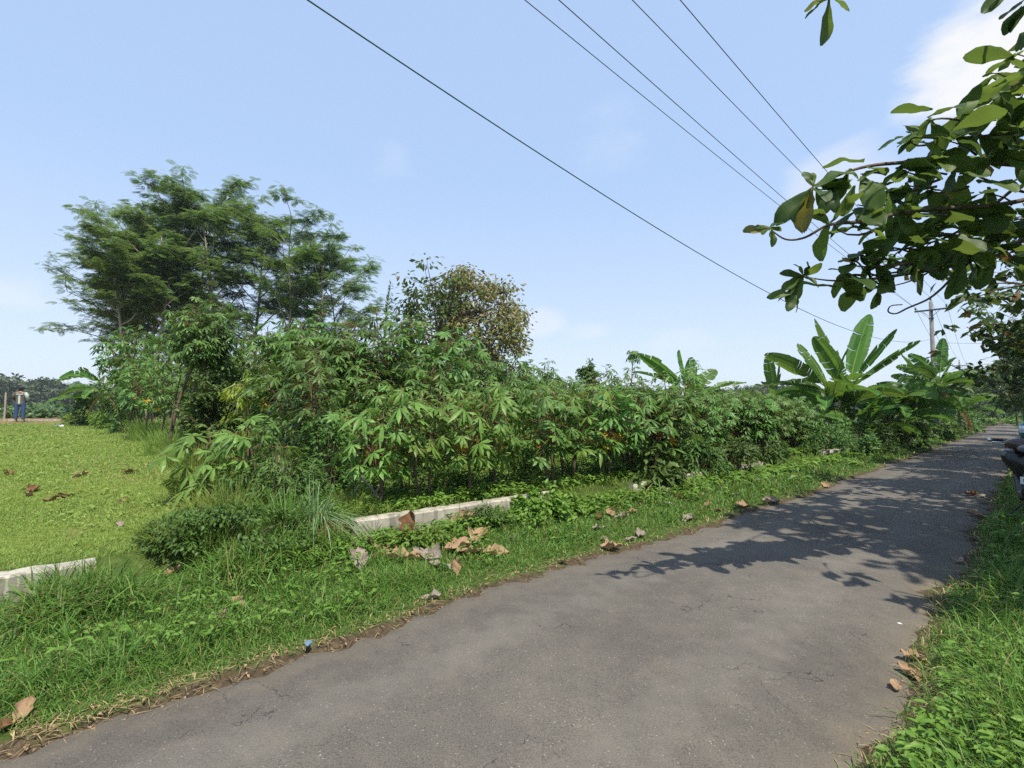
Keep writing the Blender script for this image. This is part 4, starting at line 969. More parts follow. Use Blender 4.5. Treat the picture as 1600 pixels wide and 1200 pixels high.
def road_teaks():
    base = {}
    S_ = [(11.6, 3.7, 8.5, 0, 'teak tree added behind the parked motorbike to thicken the road shade'), (6.2, 4.6, 8.0, 1, 'unseen teak tree added behind the nearest one to cast shade'), (9.0, 3.6, 8.0, 0, 'teak tree beside the parked motorbike, crown cut by the picture edge'), (13.5, 2.9, 9.0, 1, 'teak tree first beyond the motorbike, hanging over the right verge'),  # first two teaks are added, mainly out of view, to thicken the road shade
          (18.5, 2.5, 9.5, 0, 'teak tree second beyond the motorbike along the right verge'), (24.0, 2.1, 9.0, 1, 'teak tree third beyond the motorbike along the right verge with yellowing leaves'), (30, 2.0, 8.5, 0, 'teak tree fourth beyond the motorbike along the right verge'),
          (38, 2.0, 8.5, 1, 'teak tree fifth beyond the motorbike along the right verge'), (47, .8, 8.0, 0, 'teak tree sixth beyond the motorbike along the right verge'), (58, .2, 8.0, 1, 'teak tree seventh beyond the motorbike along the right verge'), (72, -.9, 8.0, 0, 'teak tree near the far end of the road, right side'),
          (88, -1.8, 8.0, 1, 'dark tree closing the far end of the road, right side'), (104, -6.2, 9.0, 0, 'dark tree closing the far end of the road, on its left side'), (118, -4.0, 10.0, 1, 'farthest dark tree over the road end')]
    for k, (s, l, H, v, lab) in enumerate(S_):
        x, y = XY(s, l + (float(bend(s)) * 0 )); loc = (x, y, gz(x, y))
        if v not in base:
            t_ = broad_tree('teak_tree', loc, lab, 'teak trees along the road', TEAKD, BARKD, seed=60 + v, H=8.5, R0=3.5, trunk_h=[2.3, 1.7][v], leaf=OBOV, leafS=.34, nb=13, sub=7, tw=6, per=8, squash=1.0, updir=20)
            t_.scale = (H / 8.5,) * 3; base[v] = t_
        else: dup(base[v], loc, k * 1.3, H / 8.5, lab)
road_teaks()

# ------------------------------------------------------------------ shrubs and clumps
def shrub(loc, label, cat, seed, rx, ry, h, n, leaf, S, lm, name='shrub', stems=10, group=None, bm=None, z0=.05):
    rng = np.random.default_rng(seed); t_ = thing(name, loc, label, cat, group); st = MB(); cr = MB()
    for k in range(stems):
        a = rng.uniform(0, 6.28); r = rng.uniform(0, .8); e = np.array([cos(a) * rx * r, sin(a) * ry * r, h * rng.uniform(.5, 1.0) * (1 - .4 * r)])
        b = np.array([e[0] * .45, e[1] * .45, -.08]); st.tube(bez(b, (b + e) / 2 + np.array([0, 0, .12]), e, 6), np.linspace(.010, .004, 6), 4, cap=False)
    u = rng.normal(0, 1, (n * 3, 3)); u /= np.linalg.norm(u, axis=1)[:, None]; u *= rng.uniform(.45, 1.0, (n * 3, 1)) ** .7; u[:, 2] = np.abs(u[:, 2])
    lump = np.sin(u[:, 0] * 6 + seed) * np.sin(u[:, 1] * 5 + 2) + np.sin(u[:, 2] * 7 + seed * 2) * .6 + rng.normal(0, .35, len(u)); u = u[np.argsort(-lump)[:n]]
    P = u * [rx, ry, h] + [0, 0, z0]; D = u * [1, 1, .3] + rng.normal(0, .5, (n, 3)) - [0, 0, .15]
    cr.scatter(leaf, P, frames(D, u * [.5, .5, .5] + [0, 0, .8] + rng.normal(0, .4, (n, 3))), rng.uniform(.6, 1.2, n) * S)
    st.build('stem', bm or BARK, t_); cr.build('crown', lm, t_); return t_
def gp(px, py): p = G(px, py); return tuple(p)
shrub(gp(355, 850), 'low sprawling dark creeper bush spilling over the wall end, dotted with pale flowers', 'shrub', 1, .85, .5, .32, 2300, OV, .055, SHRUB)
shrub(gp(300, 845), 'small dark weed bush at the left foot of the creeper bush', 'shrub', 2, .45, .35, .28, 900, OV, .055, SHRUB)
shrub(gp(430, 800), 'tall tangled weed bush with thin stems behind the creeper bush', 'shrub', 3, .62, .6, 1.0, 1900, LANCE, .11, SHRUB, stems=26)
shrub(gp(505, 775), 'leafy dark vine heap right behind the lemongrass clump', 'shrub', 4, .5, .5, 1.15, 1500, OV, .09, SHRUB, stems=18)
shrub(gp(455, 745), 'tall leafy weed thicket under the yellow-green sapling', 'shrub', 5, .8, .8, 1.3, 2000, LANCE, .14, SHRUB, stems=24)
shrub(gp(560, 770), 'low weed bush between lemongrass and the first cassava stems', 'shrub', 15, .4, .35, .3, 700, OV, .07, SHRUBL)
shrub(gp(846, 808), 'round yellow-green broadleaf weed clump at the end of the clean kerb wall', 'weed clump', 6, .42, .38, .42, 900, OV, .10, SHRUBL, name='weed_clump')
shrub(gp(880, 800), 'smaller yellow-green weed clump just right of the round one', 'weed clump', 7, .38, .35, .26, 600, OV, .09, SHRUBL, name='weed_clump')
shrub(gp(760, 825), 'dark thin weed growing against the front of the kerb wall', 'weed clump', 8, .35, .15, .26, 420, LANCE, .07, SHRUB, name='weed_clump')
shrub(gp(650, 855), 'bright leafy weed patch around the upright dry leaf', 'weed clump', 9, .45, .22, .2, 700, OV, .06, SHRUBL, name='weed_clump')
for k, (px, py, h, lab) in enumerate(((592, 776, .34, 'first'), (640, 768, .42, 'second'), (700, 764, .36, 'third'), (765, 758, .46, 'fourth'), (822, 752, .40, 'fifth'), (900, 750, .5, 'sixth'), (950, 744, .42, 'seventh'))):
    shrub(gp(px, py), f'leafy weed between the front cassava stems, {lab} from the lemongrass', 'weed clump', 120 + k, .36, .3, h, 420, (OV, LANCE)[k % 2], .09, (SHRUBL, SHRUB)[k % 2], name='weed_clump', group='weeds between the front cassava stems')
shrub(gp(1020, 752), 'dark broadleaf bush at the near foot of the dense hedge', 'shrub', 10, .5, .5, .6, 700, OBOV, .17, SHRUB)
for k, (px, Z, h, lab) in enumerate(((1285, 15.2, 1.0, 'at the far end of the dense hedge'), (1325, 16.4, 1.15, 'in front of the big banana clump, on its left'), (1362, 17.6, 1.1, 'in front of the big banana clump, in its middle'), (1392, 19.5, 1.0, 'in front of the big banana clump, on its right'), (1300, 17.5, 1.5, 'tucked under the left banana leaves'), (1345, 20.5, 1.6, 'tucked under the middle banana leaves'))):
    shrub(bz(px, Z), f'dark leafy hedge bush {lab}', 'shrub', 90 + k, .95, .8, h, 1500, (LANCE, OV)[k % 2], .15, SHRUB, stems=22, group='hedge bushes before the bananas')
for k, (px, py, h, lab) in enumerate(((1090, 735, .6, 'first'), (1140, 728, .7, 'second'), (1190, 718, .75, 'third'), (1240, 706, .8, 'fourth'), (1290, 700, .8, 'fifth'))):
    shrub(gp(px, py), f'twiggy dark undergrowth shrub along the foot of the dense hedge, {lab} from its near end', 'shrub', 20 + k, .65, .5, h, 1100, LANCE, .15, SHRUB, stems=26, group='undergrowth shrubs along the dense hedge')
for k, (px, py, lab) in enumerate(((1325, 695, 'below the left of the big banana clump'), (1375, 688, 'below the middle of the big banana clump'), (1420, 680, 'right of the big banana clump'))):
    shrub(gp(px, py), f'dark leafy bush {lab}', 'shrub', 30 + k, .9, .7, 1.0, 1100, OV, .17, SHRUB, stems=20, group='bushes under the bananas')
for k, (px, Z, r, h, lab) in enumerate(((1548, 96, 3.2, 5.0, 'left of the road end'), (1575, 104, 3.6, 6.5, 'straight at the road end'), (1600, 92, 3.0, 5.5, 'right of the road end'), (1535, 82, 2.2, 3.0, 'just before the road end on the left'), (1515, 88, 3.0, 3.6, 'behind the distant small pole'), (1480, 60, 3.5, 3.0, 'behind the dark bananas'), (1440, 48, 3.2, 2.5, 'seen between the two banana groups'), (1400, 44, 3.0, 2.4, 'behind the big banana clump'))):
    shrub(bz(px, Z), f'dark dense thicket {lab}', 'thicket', 70 + k, r, r, h, 1500, OV, .5, SHRUB, name='thicket', stems=6)
shrub(bz(1530, 60), 'pale bushy roadside shrub at the left of the road end', 'shrub', 40, 1.6, 1.5, 1.3, 900, OV, .3, SHRUBL)
shrub(bz(1592, 68), 'pale bushy roadside shrub at the right of the road end', 'shrub', 41, 1.8, 1.6, 1.7, 1000, OV, .3, SHRUBL)
shrub(bz(150, 24), 'dark leafy bush at the edge of the grove beside the bare earth strip', 'shrub', 42, 1.3, 1.2, 1.7, 1500, OV, .22, SHRUB)
shrub(bz(185, 21), 'pale weedy bush where the lawn meets the grove', 'shrub', 43, 1.2, 1.0, .9, 1200, LANCE, .2, SHRUBL)
shrub(bz(128, 27), 'low bright bush at the right end of the concrete edging', 'shrub', 44, .9, .7, .55, 700, OV, .16, SHRUBL)
shrub(bz(218, 19), 'tall weedy bush under the leftmost cassava plants', 'shrub', 45, .9, .9, 1.4, 1300, OV, .16, SHRUB, stems=16)
shrub(bz(1395, 21), 'bush filling the gap behind the big banana clump', 'shrub', 46, 1.3, 1.2, 1.5, 1100, OV, .22, SHRUB)
shrub(bz(1445, 27), 'dark bush at the foot of the ragged banana plants', 'shrub', 47, 1.6, 1.4, 1.7, 1200, OV, .25, SHRUB)
shrub(bz(1490, 38), 'dark bush at the foot of the power pole', 'shrub', 48, 1.8, 1.6, 2.0, 1100, OV, .28, SHRUB)

def blades_mesh(rng, P, L, Wd, lean=.5, az0=None, curl=.6):
    """grass blades: two bent quads and a tip each, rooted at P"""
    n = len(P); a = rng.uniform(0, 2 * pi, n) if az0 is None else az0; ln = np.abs(rng.normal(lean, lean * .5, n))
    d = np.stack([np.cos(a), np.sin(a), np.zeros(n)], 1); w = np.stack([-np.sin(a), np.cos(a), np.zeros(n)], 1)
    tw = rng.normal(0, .7, n); w = w * np.cos(tw)[:, None] + d * np.sin(tw)[:, None]
    V = np.zeros((n, 7, 3)); 
    for q, (u, ww) in enumerate(((0, .75), (.4, 1.0), (.75, .7), (1.0, 0))):
        c = P + d * (L * ln * (u ** 1.6))[:, None]; c = c.copy(); h = L * (u - curl * ln * u ** 2.4 * .75); c[:, 2] += h
        if q < 3: V[:, 2 * q] = c - w * (Wd * ww / 2)[:, None]; V[:, 2 * q + 1] = c + w * (Wd * ww / 2)[:, None]
        else: V[:, 6] = c
    base = (np.arange(n) * 7)[:, None]
    Q = np.concatenate([base + np.array([[0, 1, 3, 2]]), base + np.array([[2, 3, 5, 4]])]); T_ = base + np.array([[4, 5, 6]])
    return V.reshape(-1, 3), Q, T_
def add_blades(mb, *a, mi=0, **k):
    V, Q, T_ = blades_mesh(*a, **k); mb.add(V, Q, mi); mb.F.append((T_ + mb.n - len(V), mi)); return mb
def clump(name, loc, label, cat, seed, n, L, wd, lean, m_, rad=.12, group=None, curl=.6):
    rng = np.random.default_rng(seed); r = rad * np.sqrt(rng.random(n)); a = rng.uniform(0, 6.28, n); P = np.stack([r * np.cos(a), r * np.sin(a), np.full(n, -.02)], 1)
    mb = add_blades(MB(), rng, P, L * rng.uniform(.6, 1.1, n), wd * rng.uniform(.7, 1.2, n), lean=lean, az0=a + rng.normal(0, .4, n), curl=curl)
    o = mb.build(name, m_, loc=loc); return tag(o, label, cat, group)
lg = G(492, 838); lx = W(492, 838, lg[1] + .12)
clump('lemongrass_clump', (lx[0], lx[1], .34), 'drooping grey-green lemongrass clump hanging over the broken wall stub', 'grass clump', 1, 260, .58, .012, .85, LEMON, .10, curl=1.45)
clump('straw_clump', (lx[0] + .15, lx[1] - .1, .27), 'brown dead blades hanging under the lemongrass clump', 'grass clump', 2, 120, .34, .009, .85, STRAW, .12, curl=1.3)
for k, (px, py, n, L) in enumerate(((1400, 684, 600, 1.0), (1432, 678, 650, 1.1), (1460, 672, 600, 1.1), (1370, 690, 450, .9))):
    clump('reed_grass', gp(px, py), 'tall pale feathery grass stand beside the road before the dark bananas, ' + ('second from the left', 'third from the left', 'rightmost', 'leftmost')[k], 'tall grass', 50 + k, n, L, .022, .35, GRASSP, .9, 'stands of tall pale grass')
for k, (px, py, L) in enumerate(((268, 712, .8), (235, 690, .9), (305, 730, .55), (345, 770, .5))):
    clump('wild_grass', gp(px, py), 'thin dry wild grass clump ' + ('around the leaning cassava stems', 'at the lawn corner left of the leaning stems', 'right of the leaning stems', 'beside the small bright cassava plant')[k], 'grass clump', 60 + k, 700, L, .009, .35, GRASSL, .5, 'wild grass clumps at the lawn edge')

for k, (px, py, L, n, m_, lab) in enumerate(((395, 800, .62, 260, GRASSD, 'tall green grass tuft growing out of the creeper bush'), (445, 828, .55, 260, GRASSD, 'green grass tuft left of the lemongrass'), (335, 815, .5, 220, GRASSL, 'yellowish grass tuft left in the creeper bush'), (465, 770, .8, 260, GRASSL, 'tall yellowish grass tuft behind the lemongrass'), (420, 760, .85, 240, GRASSD, 'tall grass tuft below the small bright cassava plant'), (540, 800, .4, 220, GRASSL, 'short grass tuft right of the lemongrass'), (300, 780, .5, 240, GRASSL, 'pale grass tuft at the lawn side of the creeper bush'), (330, 862, .45, 240, GRASSD, 'green grass tuft before the left half of the creeper bush'), (392, 868, .45, 240, GRASSD, 'green grass tuft before the right half of the creeper bush'), (270, 850, .42, 220, GRASSL, 'yellowish grass tuft at the left foot of the creeper bush'), (360, 822, .6, 260, GRASSL, 'yellowish grass tuft rising from the middle of the creeper bush'))):
    clump('grass_tuft', gp(px, py), lab, 'grass clump', 200 + k, n, L, .009, .5, m_, .22, 'grass tufts in the bushy wall gap')

# bare dead twigs and a snapped stem inside the hedge
for k, (a, b, c) in enumerate((((572, 790), (600, 740), (640, 705)), ((600, 785), (560, 730), (548, 735)), ((535, 790), (590, 735), (545, 690)))):
    p0 = G(*a); Z = p0[1]; p1 = W(*b, Z + .1); p2 = W(*c, Z + .25)
    o = MB().tube(bez(p0 - p0, p1 - p0, p2 - p0, 8) - np.array([0, 0, .03]), np.linspace(.018, .008, 8), 6).build('dead_branch', BARKP, None, True, loc=tuple(p0))
    tag(o, ('pale bare stick leaning right at the front of the cassava', 'dark crooked dead branch near the lemongrass', 'thin bent dead branch arching beside the lemongrass')[k], 'dead branch')

# ------------------------------------------------------------------ fallen teak leaves and scraps
def dry_leaf(seed, S, curl):
    rng = np.random.default_rng(seed); n = 12; m_ = 8; V = []; f = []
    for i in range(n + 1):
        u = i / n; w = (.33 * sin(pi * min(1, u ** 1.25 * .95 + .03)) ** .75 + .01) * (1 if i < n else .1)
        for j in range(m_ + 1):
            v = j / m_ * 2 - 1; x = v * w * (1 + .10 * sin(u * 14 + v * 2 + seed) - (.28 if abs(v) > .7 and sin(u * 23 + seed * 2.1 + 3 * (v > 0)) > .72 else 0)); y = u - .5 
            z = curl * (x ** 2) * 2.6 + curl * .4 * (y ** 2) + .05 * sin(u * 11 + v * 4 + seed * 1.7) + .025 * sin(v * 9 + u * 5 + seed) + rng.normal(0, .010)
            x = x * (1 - .25 * curl * abs(v)); V.append((x, y, z + .02))
    for i in range(n):
        for j in range(m_): a = i * (m_ + 1) + j; f.append([a, a + 1, a + m_ + 2, a + m_ + 1])
    V = np.array(V) * S; return V, np.array(f)
DL = []
def fallen():
    rng = np.random.default_rng(99)
    # picture place, length (m), colour 0 tan 1 grey 2 brown, label, standing?
    A = [(640, 848, .30, 2, 'brown dry leaf standing upright on its stalk before the kerb wall', 1), (718, 826, .34, 0, 'large tan dry leaf leaning at the kerb wall', 2), (748, 842, .34, 0, 'broad tan dry leaf just right of the leaning one', 0),
         (575, 858, .36, 0, 'reddish tan curled leaf at the left of the leaf heap', 0), (600, 866, .30, 0, 'tan leaf in the heap, overlapping the reddish curled one', 0), (630, 876, .30, 0, 'tan leaf low in the middle of the heap', 0), (560, 886, .26, 1, 'grey-pink leaf standing tilted left of the heap', 2),
         (668, 872, .30, 1, 'pale grey crumpled leaf in the middle of the grass', 0), (690, 889, .22, 1, 'small dark-grey leaf below the pale crumpled one', 0), (715, 862, .26, 0, 'tan folded leaf left of the right-hand leaf pair', 2), (740, 866, .32, 0, 'tan crinkled leaf of the right-hand pair', 0), (772, 868, .26, 0, 'tan leaf fragment at the right of the pair', 0),
         (712, 898, .14, 0, 'small tan leaf curl standing in the grass', 1), (672, 938, .26, 1, 'grey leaf lying at the asphalt edge in the middle', 0), (268, 900, .26, 0, 'tan leaf folded like a roof on the left grass', 2), (345, 968, .26, 1, 'pale tan crumpled leaf low on the left grass', 0), (370, 950, .22, 0, 'narrow tan leaf beside the pale crumpled one', 2),
         (418, 978, .10, 0, 'tiny tan leaf in the left grass', 0), (395, 995, .10, 1, 'tiny white-grey leaf near the road edge', 0), (36, 1125, .20, 0, 'orange-brown leaf at the bottom left road corner', 2), (12, 1140, .17, 2, 'dark torn leaf at the very left road corner', 0),
         (955, 858, .34, 0, 'large tan leaf half on the asphalt at the shadow tip', 0), (945, 845, .22, 1, 'pale leaf above the large one at the shadow tip', 0), (985, 846, .22, 1, 'grey leaf on the road edge right of the shadow tip', 0), (1000, 838, .34, 1, 'long grey leaf lying along the road edge', 0), (935, 828, .26, 1, 'narrow grey leaf in the shaded verge', 0),
         (935, 810, .34, 2, 'dark curled leaf in the verge row before the wall piece', 0), (955, 806, .26, 0, 'tan leaf next to the dark curled one', 2), (972, 811, .30, 1, 'grey leaf right of the tan one in the verge row', 0), (988, 802, .26, 0, 'reddish leaf in the verge row', 0), (1000, 787, .30, 0, 'tan leaf below the half sunk wall piece', 0), (1032, 803, .26, 0, 'golden leaf beside the white plastic scrap', 0),
         (1042, 776, .44, 1, 'big grey leaf leaning in the verge beyond the wall piece', 2), (1058, 780, .30, 2, 'brown leaf beside the big leaning grey one', 0), (1075, 813, .40, 1, 'long grey-pink leaf pointing at the road', 0), (1105, 795, .40, 0, 'tan leaf pair in the far verge', 0), (1120, 800, .30, 2, 'brown leaf beneath the tan pair', 0), (1095, 775, .26, 0, 'pale tan leaf at the hedge foot', 0),
         (1150, 776, .30, 1, 'white-grey leaf near the shaded asphalt', 0), (1160, 792, .40, 0, 'tan crumpled leaf on the far road edge', 0), (1205, 785, .40, 1, 'grey leaf on the road rim farther on', 0), (1240, 750, .40, 1, 'pale leaf in the far verge', 0), (1180, 752, .45, 1, 'pale litter leaf under the far hedge', 0), (1290, 760, .45, 0, 'tan leaf by the far asphalt edge', 0),
         (1520, 778, .42, 2, 'dark curled leaf lying on the shaded right of the road', 0), (1532, 780, .3, 1, 'grey leaf touching the dark one on the road', 0), (1524, 810, .3, 0, 'ochre leaf on the right road edge', 0), (1515, 848, .2, 1, 'small pale leaf at the right edge in shade', 0), (1500, 884, .24, 1, 'pale leaf at the shaded right verge', 0), (1504, 918, .18, 1, 'white-grey leaf where the shade ends on the right', 0),
         (1545, 945, .34, 2, 'large reddish brown leaf in the right grass', 0), (1425, 1040, .22, 0, 'pale tan leaf on the right asphalt rim', 0), (1422, 1062, .20, 0, 'orange tan leaf just below the pale one on the rim', 2), (1400, 1085, .14, 0, 'small tan leaf lowest on the right rim', 0), (1550, 1125, .26, 0, 'tan leaf in the bottom right weeds', 2), (1588, 1110, .30, 0, 'broad pale tan leaf at the right picture edge weeds', 2),
         (50, 768, .42, 2, 'dark leaf heap left on the lawn', 0), (45, 775, .30, 0, 'tan leaf under the dark heap on the lawn', 0), (85, 782, .32, 0, 'tan leaf in the lawn centre pair', 0), (103, 775, .34, 2, 'dark brown leaf of the lawn centre pair', 2), (125, 745, .38, 0, 'tan leaf farther back on the lawn', 0), (202, 740, .4, 2, 'dark curled leaf on the lawn near the wild grass', 2), (195, 786, .30, 0, 'tan leaf on the right of the lawn', 0), (188, 822, .2, 1, 'white scrap leaf on the near lawn', 0),
         (12, 742, .4, 2, 'flat dark leaf at the left lawn edge', 0), (310, 733, .4, 0, 'pinkish leaf under the small bright cassava', 0), (285, 800, .2, 0, 'tan leaf at the creeper bush', 0), (520, 850, .2, 1, 'grey hanging leaf below the lemongrass', 2), (438, 866, .18, 2, 'rusty leaf before the wall stub', 0), (800, 846, .2, 1, 'pale leaf near the thin weeds', 0), (880, 884, .16, 0, 'small tan leaf on the middle road rim', 0)]
    for k, (px, py, S, c, lab, mode) in enumerate(A):
        p = G(px, py); s, l = SL(p[0], p[1]); on_road = float(edge_left(s)) < l < float(edge_right(s))
        S *= 1.22 if (540 < px < 800 and py < 900) else .72
        if mode == 0: ro = (rng.normal(0, .2), rng.normal(0, .2), rng.uniform(0, 6.28)); dz = .018 if not on_road else .05
        elif mode == 1: ro = (R(70), rng.normal(0, .15), rng.normal(0, .5)); dz = S * .46
        else: ro = (R(rng.uniform(12, 38)), rng.normal(0, .3), rng.normal(0, .8)); dz = S * .12 + .02
        V, f = dry_leaf(k, S, rng.uniform(.3, 1.0) if mode != 1 else .9)
        if px < 330 and py < 830: mode, dz, c = 0, .01, (2 if k % 3 else c); ro = (rng.normal(0, .15), rng.normal(0, .15), rng.uniform(0, 6.28))
        o = MB().add(V, f).build('dry_leaf', DRYL[c], None, True, loc=(p[0], p[1], p[2] + dz)); o.rotation_euler = ro
        tag(o, lab, 'dry leaf', 'fallen dry teak leaves'); DL.append(o)
    def scrap(px, py, size, m_, name, lab, cat):
        p = G(px, py); V, f = dry_leaf(int(px), size, .8); o = MB().add(V * [1.3, 1, .6], f).build(name, m_, None, True, loc=(p[0], p[1], p[2] + .03)); o.rotation_euler = (rng.normal(0, .1), rng.normal(0, .1), rng.uniform(0, 6)); tag(o, lab, cat)
    WH = plain('white_plastic', (.62, .64, .66), .4, .4); BL = plain('blue_plastic', (.10, .19, .30), .4, .4)
    scrap(482, 1013, .07, BL, 'plastic_scrap', 'small blue plastic scrap on the asphalt rim', 'litter'); scrap(1042, 790, .2, WH, 'plastic_scrap', 'white plastic scrap in the shaded verge', 'litter')
    scrap(93, 667, .4, WH, 'plastic_scrap', 'far pale plastic scrap before the concrete edging', 'litter'); scrap(1406, 981, .03, WH, 'pebble', 'tiny white pebble on the near asphalt', 'pebble')
fallen()

# ------------------------------------------------------------------ grass and ground weeds
def in_view(x, y, pad=.14):
    return (y > .6) & (np.abs(x / np.maximum(y, .1)) < 800 / FPX + pad + 1.0 / np.maximum(y, 1))
def sample(rng, n, rmin, rmax, a0=-1.0, a1=1.0):
    """points whose density falls with the square of the distance: equal areas look equally dense"""
    r = np.exp(rng.uniform(math.log(rmin), math.log(rmax), n)); a = rng.uniform(a0, a1, n); return r * np.sin(a), r * np.cos(a), r
def patch(x, y, f=1.0): return np.sin(x * 1.7 * f + 1.3 * np.sin(y * 1.1 * f)) * np.sin(y * 1.9 * f + 1.1 * np.sin(x * 1.3 * f))
def grass():
    rng = np.random.default_rng(123)
    mb = MB(); x, y, r = sample(rng, 330000, 1.25, 42, -1.02, 1.02); s, l = SL(x, y); el, er, wl = edge_left(s), edge_right(s), wall_line(s)
    left = (l < el + rng.normal(.0, .05, len(l))) & (l > wl + .0); right = (l > er + rng.normal(.0, .05, len(l))); k = (left | right) & in_view(x, y)
    dist = np.minimum(np.abs(l - el), np.abs(l - er)); k &= (rng.random(len(l)) < np.clip(dist / .08, .35, 1)); k &= ~(left & (rng.random(len(l)) < .25 * (patch(x, y) > .45)))
    k &= np.where(right, l - er, el - l) > -.05
    x, y, r, l, el, er, left = [v[k] for v in (x, y, r, l, el, er, left)]; n = len(x); dist = np.minimum(np.abs(l - el), np.abs(l - er)); z = ground(x, y) - .01
    tall = np.clip(dist / .35, .5, 1) * (1 + .35 * patch(x, y, .8)); tuft = patch(x * 3.1, y * 3.1) > .35
    L = rng.uniform(.055, .15, n) * tall * np.where(tuft, 1.5, 1.0) * np.where(left, 1.0, 1.3) * (1 + .02 * r); Wd = .0045 * np.maximum(1, r / 3.2) * rng.uniform(.7, 1.5, n)
    dry = (rng.random(n) < .6 * np.clip(1 - dist / .22, 0, 1))
    for sel, mi in ((~dry, 0), (dry, 1)): add_blades(mb, rng, np.stack([x, y, z], 1)[sel], L[sel] * (1 if mi == 0 else .7), Wd[sel], mi=mi, lean=.75, curl=.75)
    # straw lying on the rim of the asphalt
    o = mb.build('verge_grass', [GRASSD, STRAW]); o['kind'] = 'stuff'; tag(o, 'rough green grass on both road verges', 'grass', kind='stuff')
    # long drooping grass tufts against the left wall
    mb = MB(); x, y, r = sample(rng, 260000, 2.2, 16, -1.02, .6); s, l = SL(x, y); wl = wall_line(s)
    dens = np.exp(-((l - wl - .30) / .30) ** 2) * (patch(x * 1.8, y * 1.8) > -.15) * np.where(s < 2.3, 2.8, .12)
    k = (l > wl + .02) & (rng.random(len(l)) < dens * .5) & in_view(x, y); x, y, r = x[k], y[k], r[k]; n = len(x)
    add_blades(mb, rng, np.stack([x, y, ground(x, y) - .01], 1), rng.uniform(.22, .50, n), .006 * np.maximum(1, r / 3.5) * rng.uniform(.7, 1.5, n), lean=.75, curl=.9)
    o = mb.build('long_grass', GRASSD); tag(o, 'long drooping grass in front of the low wall', 'grass', kind='stuff')
    # the lawn and the grass inside the plot
    mb = MB(); x, y, r = sample(rng, 800000, 3.2, 40, -1.02, .85); s, l = SL(x, y); wl = wall_line(s); d = wl - l
    k = (d > np.where((s < .64) | ((s > 2.45) & (s < 5.55)), .19, .05)) & in_view(x, y) & (d < 31) & ~((d > 27) & (rng.random(len(d)) < .8)) & (rng.random(len(d)) < np.where(s > 2.4, .6, 1.0) * np.where((s > 12), .5, 1)) & ~((patch(x, y, .7) > .55) & (rng.random(len(d)) < .55))
    x, y, r, d, s = [v[k] for v in (x, y, r, d, s)]; n = len(x); ed = np.clip(1 - np.abs(s - 2.2) / .9, 0, 1)
    L = rng.uniform(.025, .065, n) * (1 + .01 * r) * (1 + .45 * patch(x, y, .55)) * (1 + 1.6 * ed) * np.where(s > 2.6, 2.2, 1); Wd = .0042 * np.maximum(1, r / 5.5) * rng.uniform(.7, 1.5, n)
    st = rng.random(n) < .01 + .10 * (patch(x, y, .6) > .4)
    for sel, mi in ((~st, 0), (st, 1)): add_blades(mb, rng, np.stack([x, y, ground(x, y) - .008], 1)[sel], L[sel], Wd[sel], mi=mi, lean=.65, curl=.6)
    o = mb.build('lawn_grass', [GRASSL, STRAW]); tag(o, 'short bright lawn grass on the raised plot', 'grass', kind='stuff')
    # small broadleaf weeds: on the lawn, at the wall foot, in the right verge
    mb = MB(); x, y, r = sample(rng, 150000, 1.3, 24, -1.02, 1.02); s, l = SL(x, y); el, er, wl = edge_left(s), edge_right(s), wall_line(s); d = wl - l
    foot = np.exp(-((l - wl - .28) / .22) ** 2) * (s > 1.2) * .9; top = (d > .2) * (d < .75) * (s > 2.1) * .85; rightv = (l > er + .12) * np.where(patch(x, y, 1.2) > .1, .20, .03); lawnw = (d > .3) * (s < 2.4) * np.where(patch(x, y, .9) > .3, .16, .04); vl = (l < el - .3) * (l > wl) * (patch(x, y, 1.1) > .2) * .10; inner = (d > .7) * (s > 2.3) * .20
    k = in_view(x, y) & (rng.random(len(l)) < np.maximum.reduce([foot, top, rightv, lawnw, vl, inner])); x, y, r, s, l, d = [v[k] for v in (x, y, r, s, l, d)]; n = len(x)
    lawnf = (d > .3) & (s < 2.4); hgt = np.where(lawnf, rng.uniform(.015, .05, n), rng.uniform(.03, .16, n)); rep = 3
    P = np.repeat(np.stack([x, y, ground(x, y) + hgt], 1), rep, 0) + rng.normal(0, .018, (n * rep, 3)); an = rng.uniform(0, 6.28, n * rep)
    S = np.repeat(np.where(lawnf, .026, .042) * np.maximum(1, r / 4.5) * rng.uniform(.6, 1.6, n), rep)
    D = np.stack([np.cos(an), np.sin(an), rng.normal(.05, .25, n * rep)], 1); N = rng.normal(0, .3, (n * rep, 3)) + [0, 0, 1]; lm = np.repeat(lawnf, rep)
    mb.scatter(OV, P[~lm], frames(D[~lm], N[~lm]), S[~lm], 0); mb.scatter(OV, P[lm], frames(D[lm], N[lm]), S[lm], 1)
    o = mb.build('ground_weeds', [SHRUBL, GRASSL]); tag(o, 'small broadleaf weeds carpeting verge, lawn and wall foot', 'weeds', kind='stuff')
    # straw and leaf crumbs along the asphalt rim
    mb = MB(); n = 2600; s = np.exp(rng.uniform(math.log(.8), math.log(26), n)) - .9; sd_ = rng.random(n) < .6; l = np.where(sd_, edge_left(s) + rng.normal(-.03, .07, n), edge_right(s) + rng.normal(.04, .07, n)); x, y = XY(s, l); k = in_view(x, y); x, y = x[k], y[k]; n = len(x)
    zz = np.maximum(ground(x, y), zroad(SL(x, y)[0])) + .012; an = rng.uniform(0, 6.28, n); D = np.stack([np.cos(an), np.sin(an), rng.normal(0, .12, n)], 1)
    sl = rng.random(n) < .72; Mx = frames(D, rng.normal(0, .3, (n, 3)) + [0, 0, 1]); P = np.stack([x, y, zz], 1)
